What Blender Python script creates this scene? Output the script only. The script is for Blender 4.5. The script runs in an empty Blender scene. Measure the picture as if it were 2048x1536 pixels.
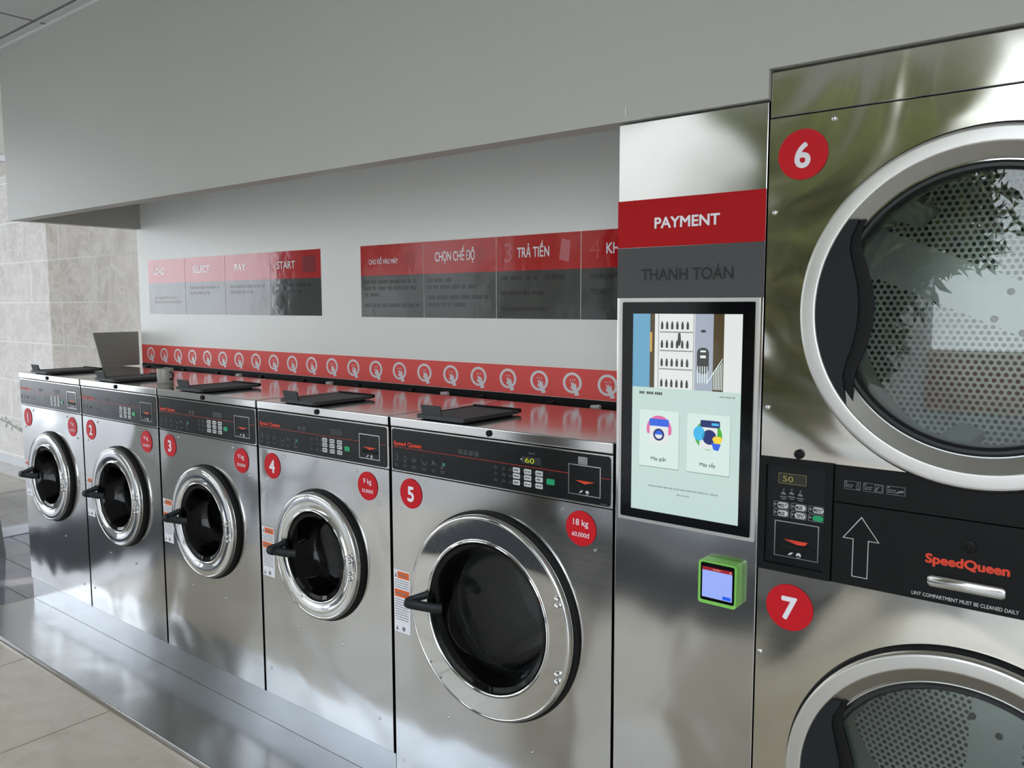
import bpy, bmesh, math, random
from mathutils import Vector, Matrix

random.seed(7)
scene = bpy.context.scene
col = scene.collection
PI = math.pi

# ------------------------------------------------------------------ camera
cam_data = bpy.data.cameras.new('camera')
cam_data.sensor_width = 36.0
cam_data.lens = 1631.34 * 36.0 / 2048.0
cam_data.clip_start = 0.02
cam_data.clip_end = 300
cam = bpy.data.objects.new('camera', cam_data)
col.objects.link(cam)
_p, _yw, _r = 0.09702, 0.66889, -0.00212
_f = Vector((-math.sin(_yw) * math.cos(_p), math.cos(_yw) * math.cos(_p), -math.sin(_p)))
_rt = Vector((math.cos(_yw), math.sin(_yw), 0))
_up = _rt.cross(_f)
_R = _rt * math.cos(_r) + _up * math.sin(_r)
_U = _up * math.cos(_r) - _rt * math.sin(_r)
_m = Matrix((_R, _U, -_f)).transposed().to_4x4()
_m.translation = Vector((1.7778, -1.6672, 1.4378))
cam.matrix_world = _m
scene.camera = cam

# ------------------------------------------------------------------ view
vs = scene.view_settings
scene.display_settings.display_device = 'sRGB'
vs.view_transform = 'Standard'
vs.look = 'None'
vs.gamma = 1.0
vs.use_curve_mapping = False
vs.exposure = 0.5
scene.cycles.use_denoising = True
scene.cycles.caustics_reflective = True
scene.cycles.caustics_refractive = False
scene.cycles.max_bounces = 14
scene.cycles.diffuse_bounces = 6
scene.cycles.glossy_bounces = 6
scene.cycles.transparent_max_bounces = 16
scene.cycles.sample_clamp_indirect = 8

# ------------------------------------------------------------------ sky
world = bpy.data.worlds.new('sky')
scene.world = world
world.use_nodes = True
wn, wl = world.node_tree.nodes, world.node_tree.links
wn.clear()
w_out = wn.new('ShaderNodeOutputWorld')
w_bg = wn.new('ShaderNodeBackground')
w_tc = wn.new('ShaderNodeTexCoord')
w_sep = wn.new('ShaderNodeSeparateXYZ')
w_ramp = wn.new('ShaderNodeValToRGB')
w_ramp.color_ramp.elements[0].position = 0.0
w_ramp.color_ramp.elements[0].color = (0.895, 0.948, 1.0, 1)
w_ramp.color_ramp.elements[1].position = 0.9
w_ramp.color_ramp.elements[1].color = (0.50, 0.66, 0.92, 1)
w_e = w_ramp.color_ramp.elements.new(0.35)
w_e.color = (0.80, 0.89, 1.0, 1)
wl.new(w_tc.outputs['Generated'], w_sep.inputs[0])
wl.new(w_sep.outputs['Z'], w_ramp.inputs[0])
wl.new(w_ramp.outputs[0], w_bg.inputs[0])
w_bg.inputs[1].default_value = 3.4
wl.new(w_bg.outputs[0], w_out.inputs[0])

sun_data = bpy.data.lights.new('sun', 'SUN')
sun_data.energy = 3.0
sun_data.angle = 0.02
sun_data.color = (1.0, 0.95, 0.87)
sun = bpy.data.objects.new('sun', sun_data)
col.objects.link(sun)
sun.location = (6, -12, 14)
sun.rotation_euler = (Vector((0.30, 0.55, 1.0))).to_track_quat('Z', 'Y').to_euler()

# ------------------------------------------------------------------ materials
def new_mat(name):
    m = bpy.data.materials.new(name)
    m.use_nodes = True
    nt = m.node_tree
    return m, nt, nt.nodes['Principled BSDF']

def srgb(r, g, b):
    def c(v):
        v /= 255.0
        return v / 12.92 if v <= 0.04045 else ((v + 0.055) / 1.055) ** 2.4
    return (c(r), c(g), c(b), 1.0)

def plain(name, color, rough=0.5, metal=0.0, spec=0.5, bump=0.0, bscale=40.0, coat=0.0):
    m, nt, b = new_mat(name)
    b.inputs['Base Color'].default_value = color
    b.inputs['Roughness'].default_value = rough
    b.inputs['Metallic'].default_value = metal
    b.inputs['Specular IOR Level'].default_value = spec
    b.inputs['Coat Weight'].default_value = coat
    b.inputs['Coat Roughness'].default_value = 0.05
    # a faint procedural tone change keeps every surface from being dead flat
    tc = nt.nodes.new('ShaderNodeTexCoord')
    n = nt.nodes.new('ShaderNodeTexNoise')
    n.inputs['Scale'].default_value = bscale
    n.inputs['Detail'].default_value = 3
    nt.links.new(tc.outputs['Object'], n.inputs['Vector'])
    mr = nt.nodes.new('ShaderNodeMapRange')
    mr.inputs['To Min'].default_value = max(0.0, rough - 0.04)
    mr.inputs['To Max'].default_value = min(1.0, rough + 0.04)
    nt.links.new(n.outputs['Fac'], mr.inputs['Value'])
    nt.links.new(mr.outputs['Result'], b.inputs['Roughness'])
    if bump > 0:
        bp = nt.nodes.new('ShaderNodeBump')
        bp.inputs['Strength'].default_value = 1.0
        bp.inputs['Distance'].default_value = bump
        nt.links.new(n.outputs['Fac'], bp.inputs['Height'])
        nt.links.new(bp.outputs['Normal'], b.inputs['Normal'])
    return m

def emit(name, color, strength=1.0, rough=0.08, gloss=0.4):
    m, nt, b = new_mat(name)
    b.inputs['Base Color'].default_value = (0.01, 0.01, 0.01, 1)
    b.inputs['Roughness'].default_value = rough
    b.inputs['Specular IOR Level'].default_value = gloss
    b.inputs['Emission Color'].default_value = color
    b.inputs['Emission Strength'].default_value = strength
    return m

def steel(name, base=(0.60, 0.59, 0.56), rough=0.2, aniso=0.55, tang=(0.0, 0.6, 0.8), wave=0.0016, wscale=2.6, streak=0.05, wdetail=1.0, wdist=0.6):
    m, nt, b = new_mat(name)
    L = nt.links
    b.inputs['Base Color'].default_value = (*base, 1)
    b.inputs['Metallic'].default_value = 1.0
    b.inputs['Anisotropic'].default_value = aniso
    t = nt.nodes.new('ShaderNodeCombineXYZ')
    for i in range(3):
        t.inputs[i].default_value = tang[i]
    L.new(t.outputs[0], b.inputs['Tangent'])
    geo = nt.nodes.new('ShaderNodeNewGeometry')
    # brushed grain along x
    mp = nt.nodes.new('ShaderNodeMapping')
    mp.inputs['Scale'].default_value = (2, 160, 160)
    L.new(geo.outputs['Position'], mp.inputs['Vector'])
    g = nt.nodes.new('ShaderNodeTexNoise')
    g.inputs['Scale'].default_value = 1.0
    g.inputs['Detail'].default_value = 2
    L.new(mp.outputs[0], g.inputs['Vector'])
    # cloudy wear in the polish
    c = nt.nodes.new('ShaderNodeTexNoise')
    c.inputs['Scale'].default_value = 5
    c.inputs['Detail'].default_value = 4
    L.new(geo.outputs['Position'], c.inputs['Vector'])
    ad = nt.nodes.new('ShaderNodeMath'); ad.operation = 'MULTIPLY_ADD'
    L.new(g.outputs['Fac'], ad.inputs[0]); ad.inputs[1].default_value = streak
    ad.inputs[2].default_value = rough - streak * 0.5
    ad2 = nt.nodes.new('ShaderNodeMath'); ad2.operation = 'MULTIPLY_ADD'
    L.new(c.outputs['Fac'], ad2.inputs[0]); ad2.inputs[1].default_value = rough * 0.5
    L.new(ad.outputs[0], ad2.inputs[2])
    sb = nt.nodes.new('ShaderNodeMath'); sb.operation = 'SUBTRACT'
    L.new(ad2.outputs[0], sb.inputs[0]); sb.inputs[1].default_value = rough * 0.25
    L.new(sb.outputs[0], b.inputs['Roughness'])
    # sheet metal is never quite flat
    if wave > 0:
        w = nt.nodes.new('ShaderNodeTexNoise')
        w.inputs['Scale'].default_value = wscale
        w.inputs['Detail'].default_value = wdetail
        w.inputs['Distortion'].default_value = wdist
        L.new(geo.outputs['Position'], w.inputs['Vector'])
        bp = nt.nodes.new('ShaderNodeBump')
        bp.inputs['Strength'].default_value = 1.0
        bp.inputs['Distance'].default_value = wave
        bp.inputs['Filter Width'].default_value = 1.0
        L.new(w.outputs['Fac'], bp.inputs['Height'])
        L.new(bp.outputs['Normal'], b.inputs['Normal'])
    return m

def pane(name, ior=1.5, tint=(1, 1, 1), rough=0.0):
    """thin glass sheet: passes light straight on, mirrors by Fresnel"""
    m = bpy.data.materials.new(name)
    m.use_nodes = True
    nt = m.node_tree
    nt.nodes.clear()
    out = nt.nodes.new('ShaderNodeOutputMaterial')
    mix = nt.nodes.new('ShaderNodeMixShader')
    tr = nt.nodes.new('ShaderNodeBsdfTransparent')
    tr.inputs[0].default_value = (*tint, 1)
    gl = nt.nodes.new('ShaderNodeBsdfGlossy')
    gl.inputs['Roughness'].default_value = rough
    # Schlick mirror share, the same from either face of the sheet
    geo = nt.nodes.new('ShaderNodeNewGeometry')
    dot = nt.nodes.new('ShaderNodeVectorMath'); dot.operation = 'DOT_PRODUCT'
    nt.links.new(geo.outputs['Normal'], dot.inputs[0]); nt.links.new(geo.outputs['Incoming'], dot.inputs[1])
    ab = nt.nodes.new('ShaderNodeMath'); ab.operation = 'ABSOLUTE'
    nt.links.new(dot.outputs['Value'], ab.inputs[0])
    om = nt.nodes.new('ShaderNodeMath'); om.operation = 'SUBTRACT'; om.inputs[0].default_value = 1.0; om.use_clamp = True
    nt.links.new(ab.outputs[0], om.inputs[1])
    pw = nt.nodes.new('ShaderNodeMath'); pw.operation = 'POWER'; pw.inputs[1].default_value = 5.0
    nt.links.new(om.outputs[0], pw.inputs[0])
    f0 = ((ior - 1) / (ior + 1)) ** 2
    ma = nt.nodes.new('ShaderNodeMath'); ma.operation = 'MULTIPLY_ADD'
    nt.links.new(pw.outputs[0], ma.inputs[0]); ma.inputs[1].default_value = 1 - f0; ma.inputs[2].default_value = f0
    nt.links.new(ma.outputs[0], mix.inputs[0])
    nt.links.new(tr.outputs[0], mix.inputs[1])
    nt.links.new(gl.outputs[0], mix.inputs[2])
    nt.links.new(mix.outputs[0], out.inputs[0])
    return m

def perforated(name, base, pitch, hole, rough=0.35, metal=0.8, band=None):
    """sheet with a hexagonal grid of punched holes, laid out by UV in metres"""
    m, nt, b = new_mat(name)
    L = nt.links
    uv = nt.nodes.new('ShaderNodeUVMap')
    def hexd(off):
        a = nt.nodes.new('ShaderNodeVectorMath'); a.operation = 'ADD'
        a.inputs[1].default_value = off
        L.new(uv.outputs[0], a.inputs[0])
        d = nt.nodes.new('ShaderNodeVectorMath'); d.operation = 'WRAP'
        d.inputs[1].default_value = (pitch / 2, pitch * 0.866, 1)
        d.inputs[2].default_value = (-pitch / 2, -pitch * 0.866, -1)
        L.new(a.outputs[0], d.inputs[0])
        ln = nt.nodes.new('ShaderNodeVectorMath'); ln.operation = 'LENGTH'
        L.new(d.outputs[0], ln.inputs[0])
        return ln.outputs['Value']
    mn = nt.nodes.new('ShaderNodeMath'); mn.operation = 'MINIMUM'
    L.new(hexd((0, 0, 0)), mn.inputs[0])
    L.new(hexd((pitch / 2, pitch * 0.866, 0)), mn.inputs[1])
    lt = nt.nodes.new('ShaderNodeMath'); lt.operation = 'LESS_THAN'
    L.new(mn.outputs[0], lt.inputs[0]); lt.inputs[1].default_value = hole
    fac = lt.outputs[0]
    if band:  # an unpunched band across the plate
        sp = nt.nodes.new('ShaderNodeSeparateXYZ')
        L.new(uv.outputs[0], sp.inputs[0])
        q = nt.nodes.new('ShaderNodeMath'); q.operation = 'MULTIPLY_ADD'
        L.new(sp.outputs['X'], q.inputs[0]); q.inputs[1].default_value = band[0]
        L.new(sp.outputs['Y'], q.inputs[2])
        ab = nt.nodes.new('ShaderNodeMath'); ab.operation = 'ABSOLUTE'
        s2 = nt.nodes.new('ShaderNodeMath'); s2.operation = 'SUBTRACT'
        L.new(q.outputs[0], s2.inputs[0]); s2.inputs[1].default_value = band[1]
        L.new(s2.outputs[0], ab.inputs[0])
        gt = nt.nodes.new('ShaderNodeMath'); gt.operation = 'GREATER_THAN'
        L.new(ab.outputs[0], gt.inputs[0]); gt.inputs[1].default_value = band[2]
        mu = nt.nodes.new('ShaderNodeMath'); mu.operation = 'MULTIPLY'
        L.new(fac, mu.inputs[0]); L.new(gt.outputs[0], mu.inputs[1])
        fac = mu.outputs[0]
    mx = nt.nodes.new('ShaderNodeMix'); mx.data_type = 'RGBA'
    mx.inputs[6].default_value = (*base, 1)
    mx.inputs[7].default_value = (0.006, 0.007, 0.007, 1)
    L.new(fac, mx.inputs[0])
    L.new(mx.outputs[2], b.inputs['Base Color'])
    iv = nt.nodes.new('ShaderNodeMath'); iv.operation = 'MULTIPLY_ADD'
    L.new(fac, iv.inputs[0]); iv.inputs[1].default_value = -metal; iv.inputs[2].default_value = metal
    L.new(iv.outputs[0], b.inputs['Metallic'])
    b.inputs['Roughness'].default_value = rough
    return m

def wall_mat(name, color, rough=0.42):
    m, nt, b = new_mat(name)
    L = nt.links
    geo = nt.nodes.new('ShaderNodeNewGeometry')
    n = nt.nodes.new('ShaderNodeTexNoise')
    n.inputs['Scale'].default_value = 1.7
    n.inputs['Detail'].default_value = 5
    L.new(geo.outputs['Position'], n.inputs['Vector'])
    mx = nt.nodes.new('ShaderNodeMix'); mx.data_type = 'RGBA'
    mx.inputs[6].default_value = tuple(v * 0.97 for v in color[:3]) + (1,)
    mx.inputs[7].default_value = color
    L.new(n.outputs['Fac'], mx.inputs[0])
    L.new(mx.outputs[2], b.inputs['Base Color'])
    b.inputs['Roughness'].default_value = rough
    n2 = nt.nodes.new('ShaderNodeTexNoise')
    n2.inputs['Scale'].default_value = 9
    n2.inputs['Detail'].default_value = 6
    L.new(geo.outputs['Position'], n2.inputs['Vector'])
    bp = nt.nodes.new('ShaderNodeBump')
    bp.inputs['Distance'].default_value = 0.0012
    bp.inputs['Strength'].default_value = 0.6
    L.new(n2.outputs['Fac'], bp.inputs['Height'])
    L.new(bp.outputs['Normal'], b.inputs['Normal'])
    return m

def tile_mat(name, c1, c2, grout, size, offset, rough, axis='XY', gap=0.004, nscale=4.0, vein=None, shift=0.0):
    m, nt, b = new_mat(name)
    L = nt.links
    geo = nt.nodes.new('ShaderNodeNewGeometry')
    sp = nt.nodes.new('ShaderNodeSeparateXYZ')
    L.new(geo.outputs['Position'], sp.inputs[0])
    cb = nt.nodes.new('ShaderNodeCombineXYZ')
    L.new(sp.outputs[axis[0]], cb.inputs[0]); L.new(sp.outputs[axis[1]], cb.inputs[1])
    ad = nt.nodes.new('ShaderNodeVectorMath'); ad.operation = 'ADD'
    ad.inputs[1].default_value = (offset[0], offset[1], 0)
    L.new(cb.outputs[0], ad.inputs[0])
    br = nt.nodes.new('ShaderNodeTexBrick')
    br.offset = shift
    br.inputs['Scale'].default_value = 1
    br.inputs['Mortar Size'].default_value = gap
    br.inputs['Brick Width'].default_value = size[0]
    br.inputs['Row Height'].default_value = size[1]
    br.inputs['Mortar Smooth'].default_value = 0.1
    br.inputs['Bias'].default_value = 0
    L.new(ad.outputs[0], br.inputs['Vector'])
    n = nt.nodes.new('ShaderNodeTexNoise')
    n.inputs['Scale'].default_value = nscale
    n.inputs['Detail'].default_value = 8
    n.inputs['Roughness'].default_value = 0.62
    n.inputs['Distortion'].default_value = 1.4
    L.new(geo.outputs['Position'], n.inputs['Vector'])
    rp = nt.nodes.new('ShaderNodeValToRGB')
    rp.color_ramp.elements[0].position = 0.3
    rp.color_ramp.elements[1].position = 0.7
    rp.color_ramp.elements[0].color = c1
    rp.color_ramp.elements[1].color = c2
    L.new(n.outputs['Fac'], rp.inputs[0])
    colr = rp.outputs[0]
    if vein:
        v = nt.nodes.new('ShaderNodeTexNoise')
        v.inputs['Scale'].default_value = nscale * 1.3
        v.inputs['Detail'].default_value = 6
        v.inputs['Distortion'].default_value = 2.5
        L.new(geo.outputs['Position'], v.inputs['Vector'])
        s = nt.nodes.new('ShaderNodeMath'); s.operation = 'SUBTRACT'; s.inputs[1].default_value = 0.5
        L.new(v.outputs['Fac'], s.inputs[0])
        a = nt.nodes.new('ShaderNodeMath'); a.operation = 'ABSOLUTE'
        L.new(s.outputs[0], a.inputs[0])
        r2 = nt.nodes.new('ShaderNodeMapRange')
        r2.inputs['From Min'].default_value = 0.0; r2.inputs['From Max'].default_value = 0.05
        r2.inputs['To Min'].default_value = 0.6; r2.inputs['To Max'].default_value = 0.0
        L.new(a.outputs[0], r2.inputs['Value'])
        mv = nt.nodes.new('ShaderNodeMix'); mv.data_type = 'RGBA'
        L.new(r2.outputs['Result'], mv.inputs[0])
        L.new(colr, mv.inputs[6]); mv.inputs[7].default_value = vein
        colr = mv.outputs[2]
    mx = nt.nodes.new('ShaderNodeMix'); mx.data_type = 'RGBA'
    L.new(br.outputs['Fac'], mx.inputs[0])
    L.new(colr, mx.inputs[6]); mx.inputs[7].default_value = grout
    L.new(mx.outputs[2], b.inputs['Base Color'])
    mr = nt.nodes.new('ShaderNodeMath'); mr.operation = 'MULTIPLY_ADD'
    L.new(br.outputs['Fac'], mr.inputs[0]); mr.inputs[1].default_value = 0.5; mr.inputs[2].default_value = rough
    L.new(mr.outputs[0], b.inputs['Roughness'])
    bp = nt.nodes.new('ShaderNodeBump'); bp.invert = True
    bp.inputs['Distance'].default_value = 0.0015
    L.new(br.outputs['Fac'], bp.inputs['Height'])
    L.new(bp.outputs['Normal'], b.inputs['Normal'])
    return m

M = {}
M['steel'] = steel('brushed_steel', base=(0.545, 0.535, 0.515), rough=0.14, aniso=0.6, wave=0.013, wscale=2.4)
M['steel_dryer'] = steel('dryer_steel', base=(0.60, 0.575, 0.51), rough=0.11, aniso=0.4, wave=0.016, wscale=2.0, streak=0.03, wdetail=1.8, wdist=1.3)
M['steel_kiosk'] = steel('kiosk_steel', base=(0.57, 0.56, 0.54), rough=0.105, aniso=0.35, wave=0.012, wscale=1.7, streak=0.03, wdetail=1.4, wdist=0.9)
M['steel_top'] = steel('lid_steel', base=(0.61, 0.60, 0.585), rough=0.135, aniso=0.5, tang=(0, 0.8, 0.6), wave=0.0)
M['steel_tray'] = steel('tray_steel', base=(0.49, 0.495, 0.50), rough=0.215, aniso=0.4, wave=0.002, wscale=3.0, streak=0.0)
M['steel_ring'] = steel('ring_steel', base=(0.66, 0.65, 0.62), rough=0.345, aniso=0.0, wave=0.0, streak=0.0)
M['steel_dull'] = plain('dull_steel', (0.35, 0.335, 0.30, 1), 0.4, 1.0)
M['chrome'] = plain('polished_chrome', (0.70, 0.70, 0.69, 1), 0.06, 1.0)
M['bolt'] = plain('bolt_steel', (0.6, 0.6, 0.58, 1), 0.15, 1.0)
M['black'] = plain('black_plastic', (0.012, 0.013, 0.014, 1), 0.38)
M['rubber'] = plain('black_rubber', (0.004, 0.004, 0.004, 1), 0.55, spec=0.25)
M['dark'] = plain('charcoal_plastic', (0.014, 0.016, 0.017, 1), 0.45, spec=0.3)
M['darkgrey'] = plain('dark_grey_panel', (0.014, 0.016, 0.018, 1), 0.5, spec=0.2)
M['face'] = plain('control_face', (0.006, 0.007, 0.007, 1), 0.22, spec=0.28)
M['bezel'] = plain('screen_bezel', (0.003, 0.003, 0.004, 1), 0.07, spec=0.3)
M['dface'] = plain('dryer_face', (0.0075, 0.0085, 0.0085, 1), 0.42, spec=0.15)
M['lid'] = plain('grey_lid_plastic', (0.052, 0.056, 0.060, 1), 0.5, spec=0.3)
M['red'] = plain('red_vinyl', srgb(204, 18, 32), 0.45, spec=0.25)
M['red_gloss'] = plain('red_gloss_vinyl', srgb(190, 18, 26), 0.10, spec=0.55, bump=0.002, bscale=8, coat=0.08)
M['grey_gloss'] = plain('grey_gloss_vinyl', srgb(68, 68, 68), 0.10, spec=0.55, bump=0.002, bscale=8, coat=0.08)
M['red_strip'] = plain('red_strip_vinyl', srgb(246, 100, 95), 0.5, spec=0.2)
M['red_pay'] = plain('red_sign_vinyl', srgb(178, 14, 20), 0.5, spec=0.2)
M['grey_pay'] = plain('grey_sign_vinyl', srgb(82, 82, 83), 0.5, spec=0.2)
M['redline'] = plain('red_print', srgb(190, 40, 25), 0.4)
M['orange'] = plain('orange_print', srgb(228, 100, 30), 0.45)
M['logo'] = plain('orange_red_print', srgb(225, 62, 30), 0.4)
M['white'] = plain('white_vinyl', srgb(238, 236, 240), 0.35)
M['white_gloss'] = plain('white_gloss_print', srgb(242, 240, 242), 0.10, spec=0.6)
M['offwhite'] = plain('white_print', srgb(205, 205, 203), 0.45)
M['greyprint'] = plain('grey_print', srgb(120, 122, 122), 0.5)
M['dimprint'] = plain('dim_grey_print', srgb(80, 82, 82), 0.5)
M['blackprint'] = plain('black_print', srgb(25, 24, 26), 0.4)
M['key'] = plain('white_key', srgb(205, 207, 205), 0.4)
M['green_key'] = plain('green_key', srgb(10, 160, 100), 0.35)
M['green_case'] = plain('green_plastic', srgb(136, 208, 92), 0.35)
M['wall'] = wall_mat('wall_paint', srgb(186, 186, 179))
M['wall_pier'] = wall_mat('pier_paint', srgb(120, 119, 114))
M['wall_back'] = wall_mat('back_wall_paint', srgb(246, 247, 241), 0.38)
M['ceiling'] = plain('ceiling_board', srgb(212, 212, 208), 0.7)
M['seam'] = plain('ceiling_seam', srgb(120, 120, 118), 0.7)
M['floor'] = tile_mat('floor_tile', srgb(204, 190, 168), srgb(224, 212, 193), srgb(168, 154, 134), (0.75, 0.75), (1.98, 1.05), 0.13)
M['floor_left'] = tile_mat('entrance_tile', srgb(100, 100, 106), srgb(122, 122, 130), srgb(84, 84, 88), (1.2, 0.2), (0, 0), 0.10, gap=0.003)
M['floor_left'].node_tree.nodes['Principled BSDF'].inputs['Specular IOR Level'].default_value = 0.9
M['marble'] = tile_mat('marble_cladding', srgb(168, 156, 144), srgb(202, 193, 184), srgb(216, 212, 206), (1.2, 0.365), (0.2, 0.36), 0.25, axis='XZ', gap=0.006, nscale=2.4, vein=srgb(212, 206, 198), shift=0.5)
M['paving'] = tile_mat('paving', srgb(146, 140, 133), srgb(168, 162, 155), srgb(132, 126, 120), (0.6, 0.6), (0, 0), 0.5, nscale=3)
M['asphalt'] = plain('street', srgb(150, 148, 144), 0.8, bump=0.003)
M['alu'] = plain('window_frame_metal', srgb(190, 192, 196), 0.35, 0.3)
M['glass'] = pane('window_glass', 1.5)
M['door_glass'] = pane('washer_door_glass', 1.42, (0.62, 0.64, 0.64))
M['door_glass_dark'] = pane('tinted_door_glass', 1.42, (0.34, 0.35, 0.35))
M['dryer_glass'] = pane('dryer_door_glass', 1.58, (0.86, 0.9, 0.88))
M['drum'] = perforated('washer_drum_sheet', (0.40, 0.40, 0.39), 0.0068, 0.0021, metal=0.6)
M['drum_back'] = perforated('dryer_drum_sheet', (0.62, 0.64, 0.62), 0.0158, 0.0049, rough=0.42, metal=0.55, band=(0.44, 0.0, 0.0615))
M['galv'] = plain('galvanised_sheet', srgb(150, 156, 152), 0.4, 0.5)
M['bark'] = plain('bark', srgb(84, 70, 56), 0.9, bump=0.01)
M['cream'] = plain('added_wall', srgb(190, 188, 182), 0.8)
M['brick'] = tile_mat('brick', srgb(150, 104, 88), srgb(196, 150, 132), srgb(190, 180, 170), (0.22, 0.075), (0, 0), 0.85, axis='XZ', gap=0.008, nscale=6, shift=0.5)
M['mug'] = plain('glazed_ceramic', srgb(168, 166, 156), 0.3)
M['board'] = plain('grey_board', srgb(140, 140, 132), 0.6)
M['bin'] = plain('grey_bin_metal', srgb(96, 96, 92), 0.45, 0.5)
M['grey_planter'] = plain('planter_grey', srgb(110, 116, 124), 0.6)

def leaf_mat(name, c1, c2):
    m, nt, b = new_mat(name)
    oi = nt.nodes.new('ShaderNodeNewGeometry')
    rp = nt.nodes.new('ShaderNodeValToRGB')
    rp.color_ramp.elements[0].color = c1
    rp.color_ramp.elements[1].color = c2
    nt.links.new(oi.outputs['Random Per Island'], rp.inputs[0])
    nt.links.new(rp.outputs[0], b.inputs['Base Color'])
    b.inputs['Roughness'].default_value = 0.5
    return m
M['leaf'] = leaf_mat('leaf', srgb(48, 60, 26), srgb(124, 126, 58))
M['leaf_small'] = leaf_mat('bush_leaf', srgb(40, 56, 28), srgb(110, 116, 66))

# ------------------------------------------------------------------ builders
def origin_of(o):
    v = Vector((0, 0, 0))
    while o is not None:
        v += o.location
        o = o.parent
    return v

def obj(name, bm, mat, parent=None, smooth=False):
    """link a bmesh, given in world coordinates, as one mesh object"""
    if parent is not None:
        off = origin_of(parent)
        bmesh.ops.translate(bm, verts=bm.verts, vec=-off)
    me = bpy.data.meshes.new(name)
    bm.normal_update()
    bm.to_mesh(me)
    bm.free()
    if smooth:
        for p in me.polygons:
            p.use_smooth = True
        me.set_sharp_from_angle(angle=math.radians(35))
    me.materials.append(mat)
    o = bpy.data.objects.new(name, me)
    col.objects.link(o)
    if parent is not None:
        o.parent = parent
    return o

def thing(name, label, cat, loc=(0, 0, 0), group=None):
    o = bpy.data.objects.new(name, None)
    o.empty_display_size = 0.05
    col.objects.link(o)
    o.location = loc
    tag(o, label, cat, group)
    return o

def tag(o, label, cat, group=None):
    o['label'] = label
    o['category'] = cat
    if group:
        o['group'] = group
    return o

def struct(name, bm, mat, parent=None, smooth=False):
    o = obj(name, bm, mat, parent, smooth)
    if parent is None:
        o['kind'] = 'structure'
    return o

def rebase(o, p):
    """move a top-level mesh's origin to point p without moving the mesh"""
    p = Vector(p)
    o.data.transform(Matrix.Translation(-p))
    o.location = p
    return o

def box(bm, x0, x1, y0, y1, z0, z1, bevel=0.0, seg=2):
    vs_ = [bm.verts.new(c) for c in ((x0, y0, z0), (x1, y0, z0), (x1, y1, z0), (x0, y1, z0),
                                    (x0, y0, z1), (x1, y0, z1), (x1, y1, z1), (x0, y1, z1))]
    fs = []
    for idx in ((0, 3, 2, 1), (4, 5, 6, 7), (0, 1, 5, 4), (1, 2, 6, 5), (2, 3, 7, 6), (3, 0, 4, 7)):
        fs.append(bm.faces.new([vs_[i] for i in idx]))
    if bevel > 0:
        es = list({e for f in fs for e in f.edges})
        bmesh.ops.bevel(bm, geom=es, offset=bevel, segments=seg, profile=0.5, affect='EDGES')
    return bm

def B(*a, **k):
    return box(bmesh.new(), *a, **k)

def prism(bm, pts, y0, y1):
    """polygon in x,z pulled between y0 (front) and y1 (back)"""
    n = len(pts)
    area = sum(pts[i][0] * pts[(i + 1) % n][1] - pts[(i + 1) % n][0] * pts[i][1] for i in range(n))
    if area < 0:
        pts = pts[::-1]
    f = [bm.verts.new((p[0], y0, p[1])) for p in pts]
    k = [bm.verts.new((p[0], y1, p[1])) for p in pts]
    bm.faces.new(f)
    bm.faces.new(k[::-1])
    for i in range(n):
        j = (i + 1) % n
        bm.faces.new((f[i], k[i], k[j], f[j]))
    return bm

def circle_pts(cx, cz, rx, rz=None, n=48, a0=0.0, a1=2 * PI):
    rz = rz or rx
    full = abs(a1 - a0 - 2 * PI) < 1e-6
    m = n if full else n + 1
    return [(cx + rx * math.cos(a0 + (a1 - a0) * i / n), cz + rz * math.sin(a0 + (a1 - a0) * i / n)) for i in range(m)]

def rrect_pts(x0, x1, z0, z1, r, n=6):
    pts = []
    for cx, cz, a in ((x1 - r, z1 - r, 0), (x0 + r, z1 - r, PI / 2), (x0 + r, z0 + r, PI), (x1 - r, z0 + r, 3 * PI / 2)):
        for i in range(n + 1):
            t = a + PI / 2 * i / n
            pts.append((cx + r * math.cos(t), cz + r * math.sin(t)))
    return pts

def rrect(bm, x0, x1, z0, z1, r, y0, y1):
    return prism(bm, rrect_pts(x0, x1, z0, z1, r), y0, y1)

def band(bm, outer, inner, y0, y1):
    """closed ring between two x,z outlines with the same point count"""
    n = len(outer)
    of = [bm.verts.new((p[0], y0, p[1])) for p in outer]
    inf = [bm.verts.new((p[0], y0, p[1])) for p in inner]
    ob = [bm.verts.new((p[0], y1, p[1])) for p in outer]
    ib = [bm.verts.new((p[0], y1, p[1])) for p in inner]
    for i in range(n):
        j = (i + 1) % n
        bm.faces.new((of[i], of[j], inf[j], inf[i]))
        bm.faces.new((of[j], of[i], ob[i], ob[j]))
        bm.faces.new((inf[i], inf[j], ib[j], ib[i]))
        bm.faces.new((ob[j], ob[i], ib[i], ib[j]))
    bmesh.ops.recalc_face_normals(bm, faces=bm.faces)
    return bm

def frame_line(bm, x0, x1, z0, z1, w, y0, y1):
    o_ = [(x0, z0), (x1, z0), (x1, z1), (x0, z1)]
    i_ = [(x0 + w, z0 + w), (x1 - w, z0 + w), (x1 - w, z1 - w), (x0 + w, z1 - w)]
    return band(bm, o_, i_, y0, y1)

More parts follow.
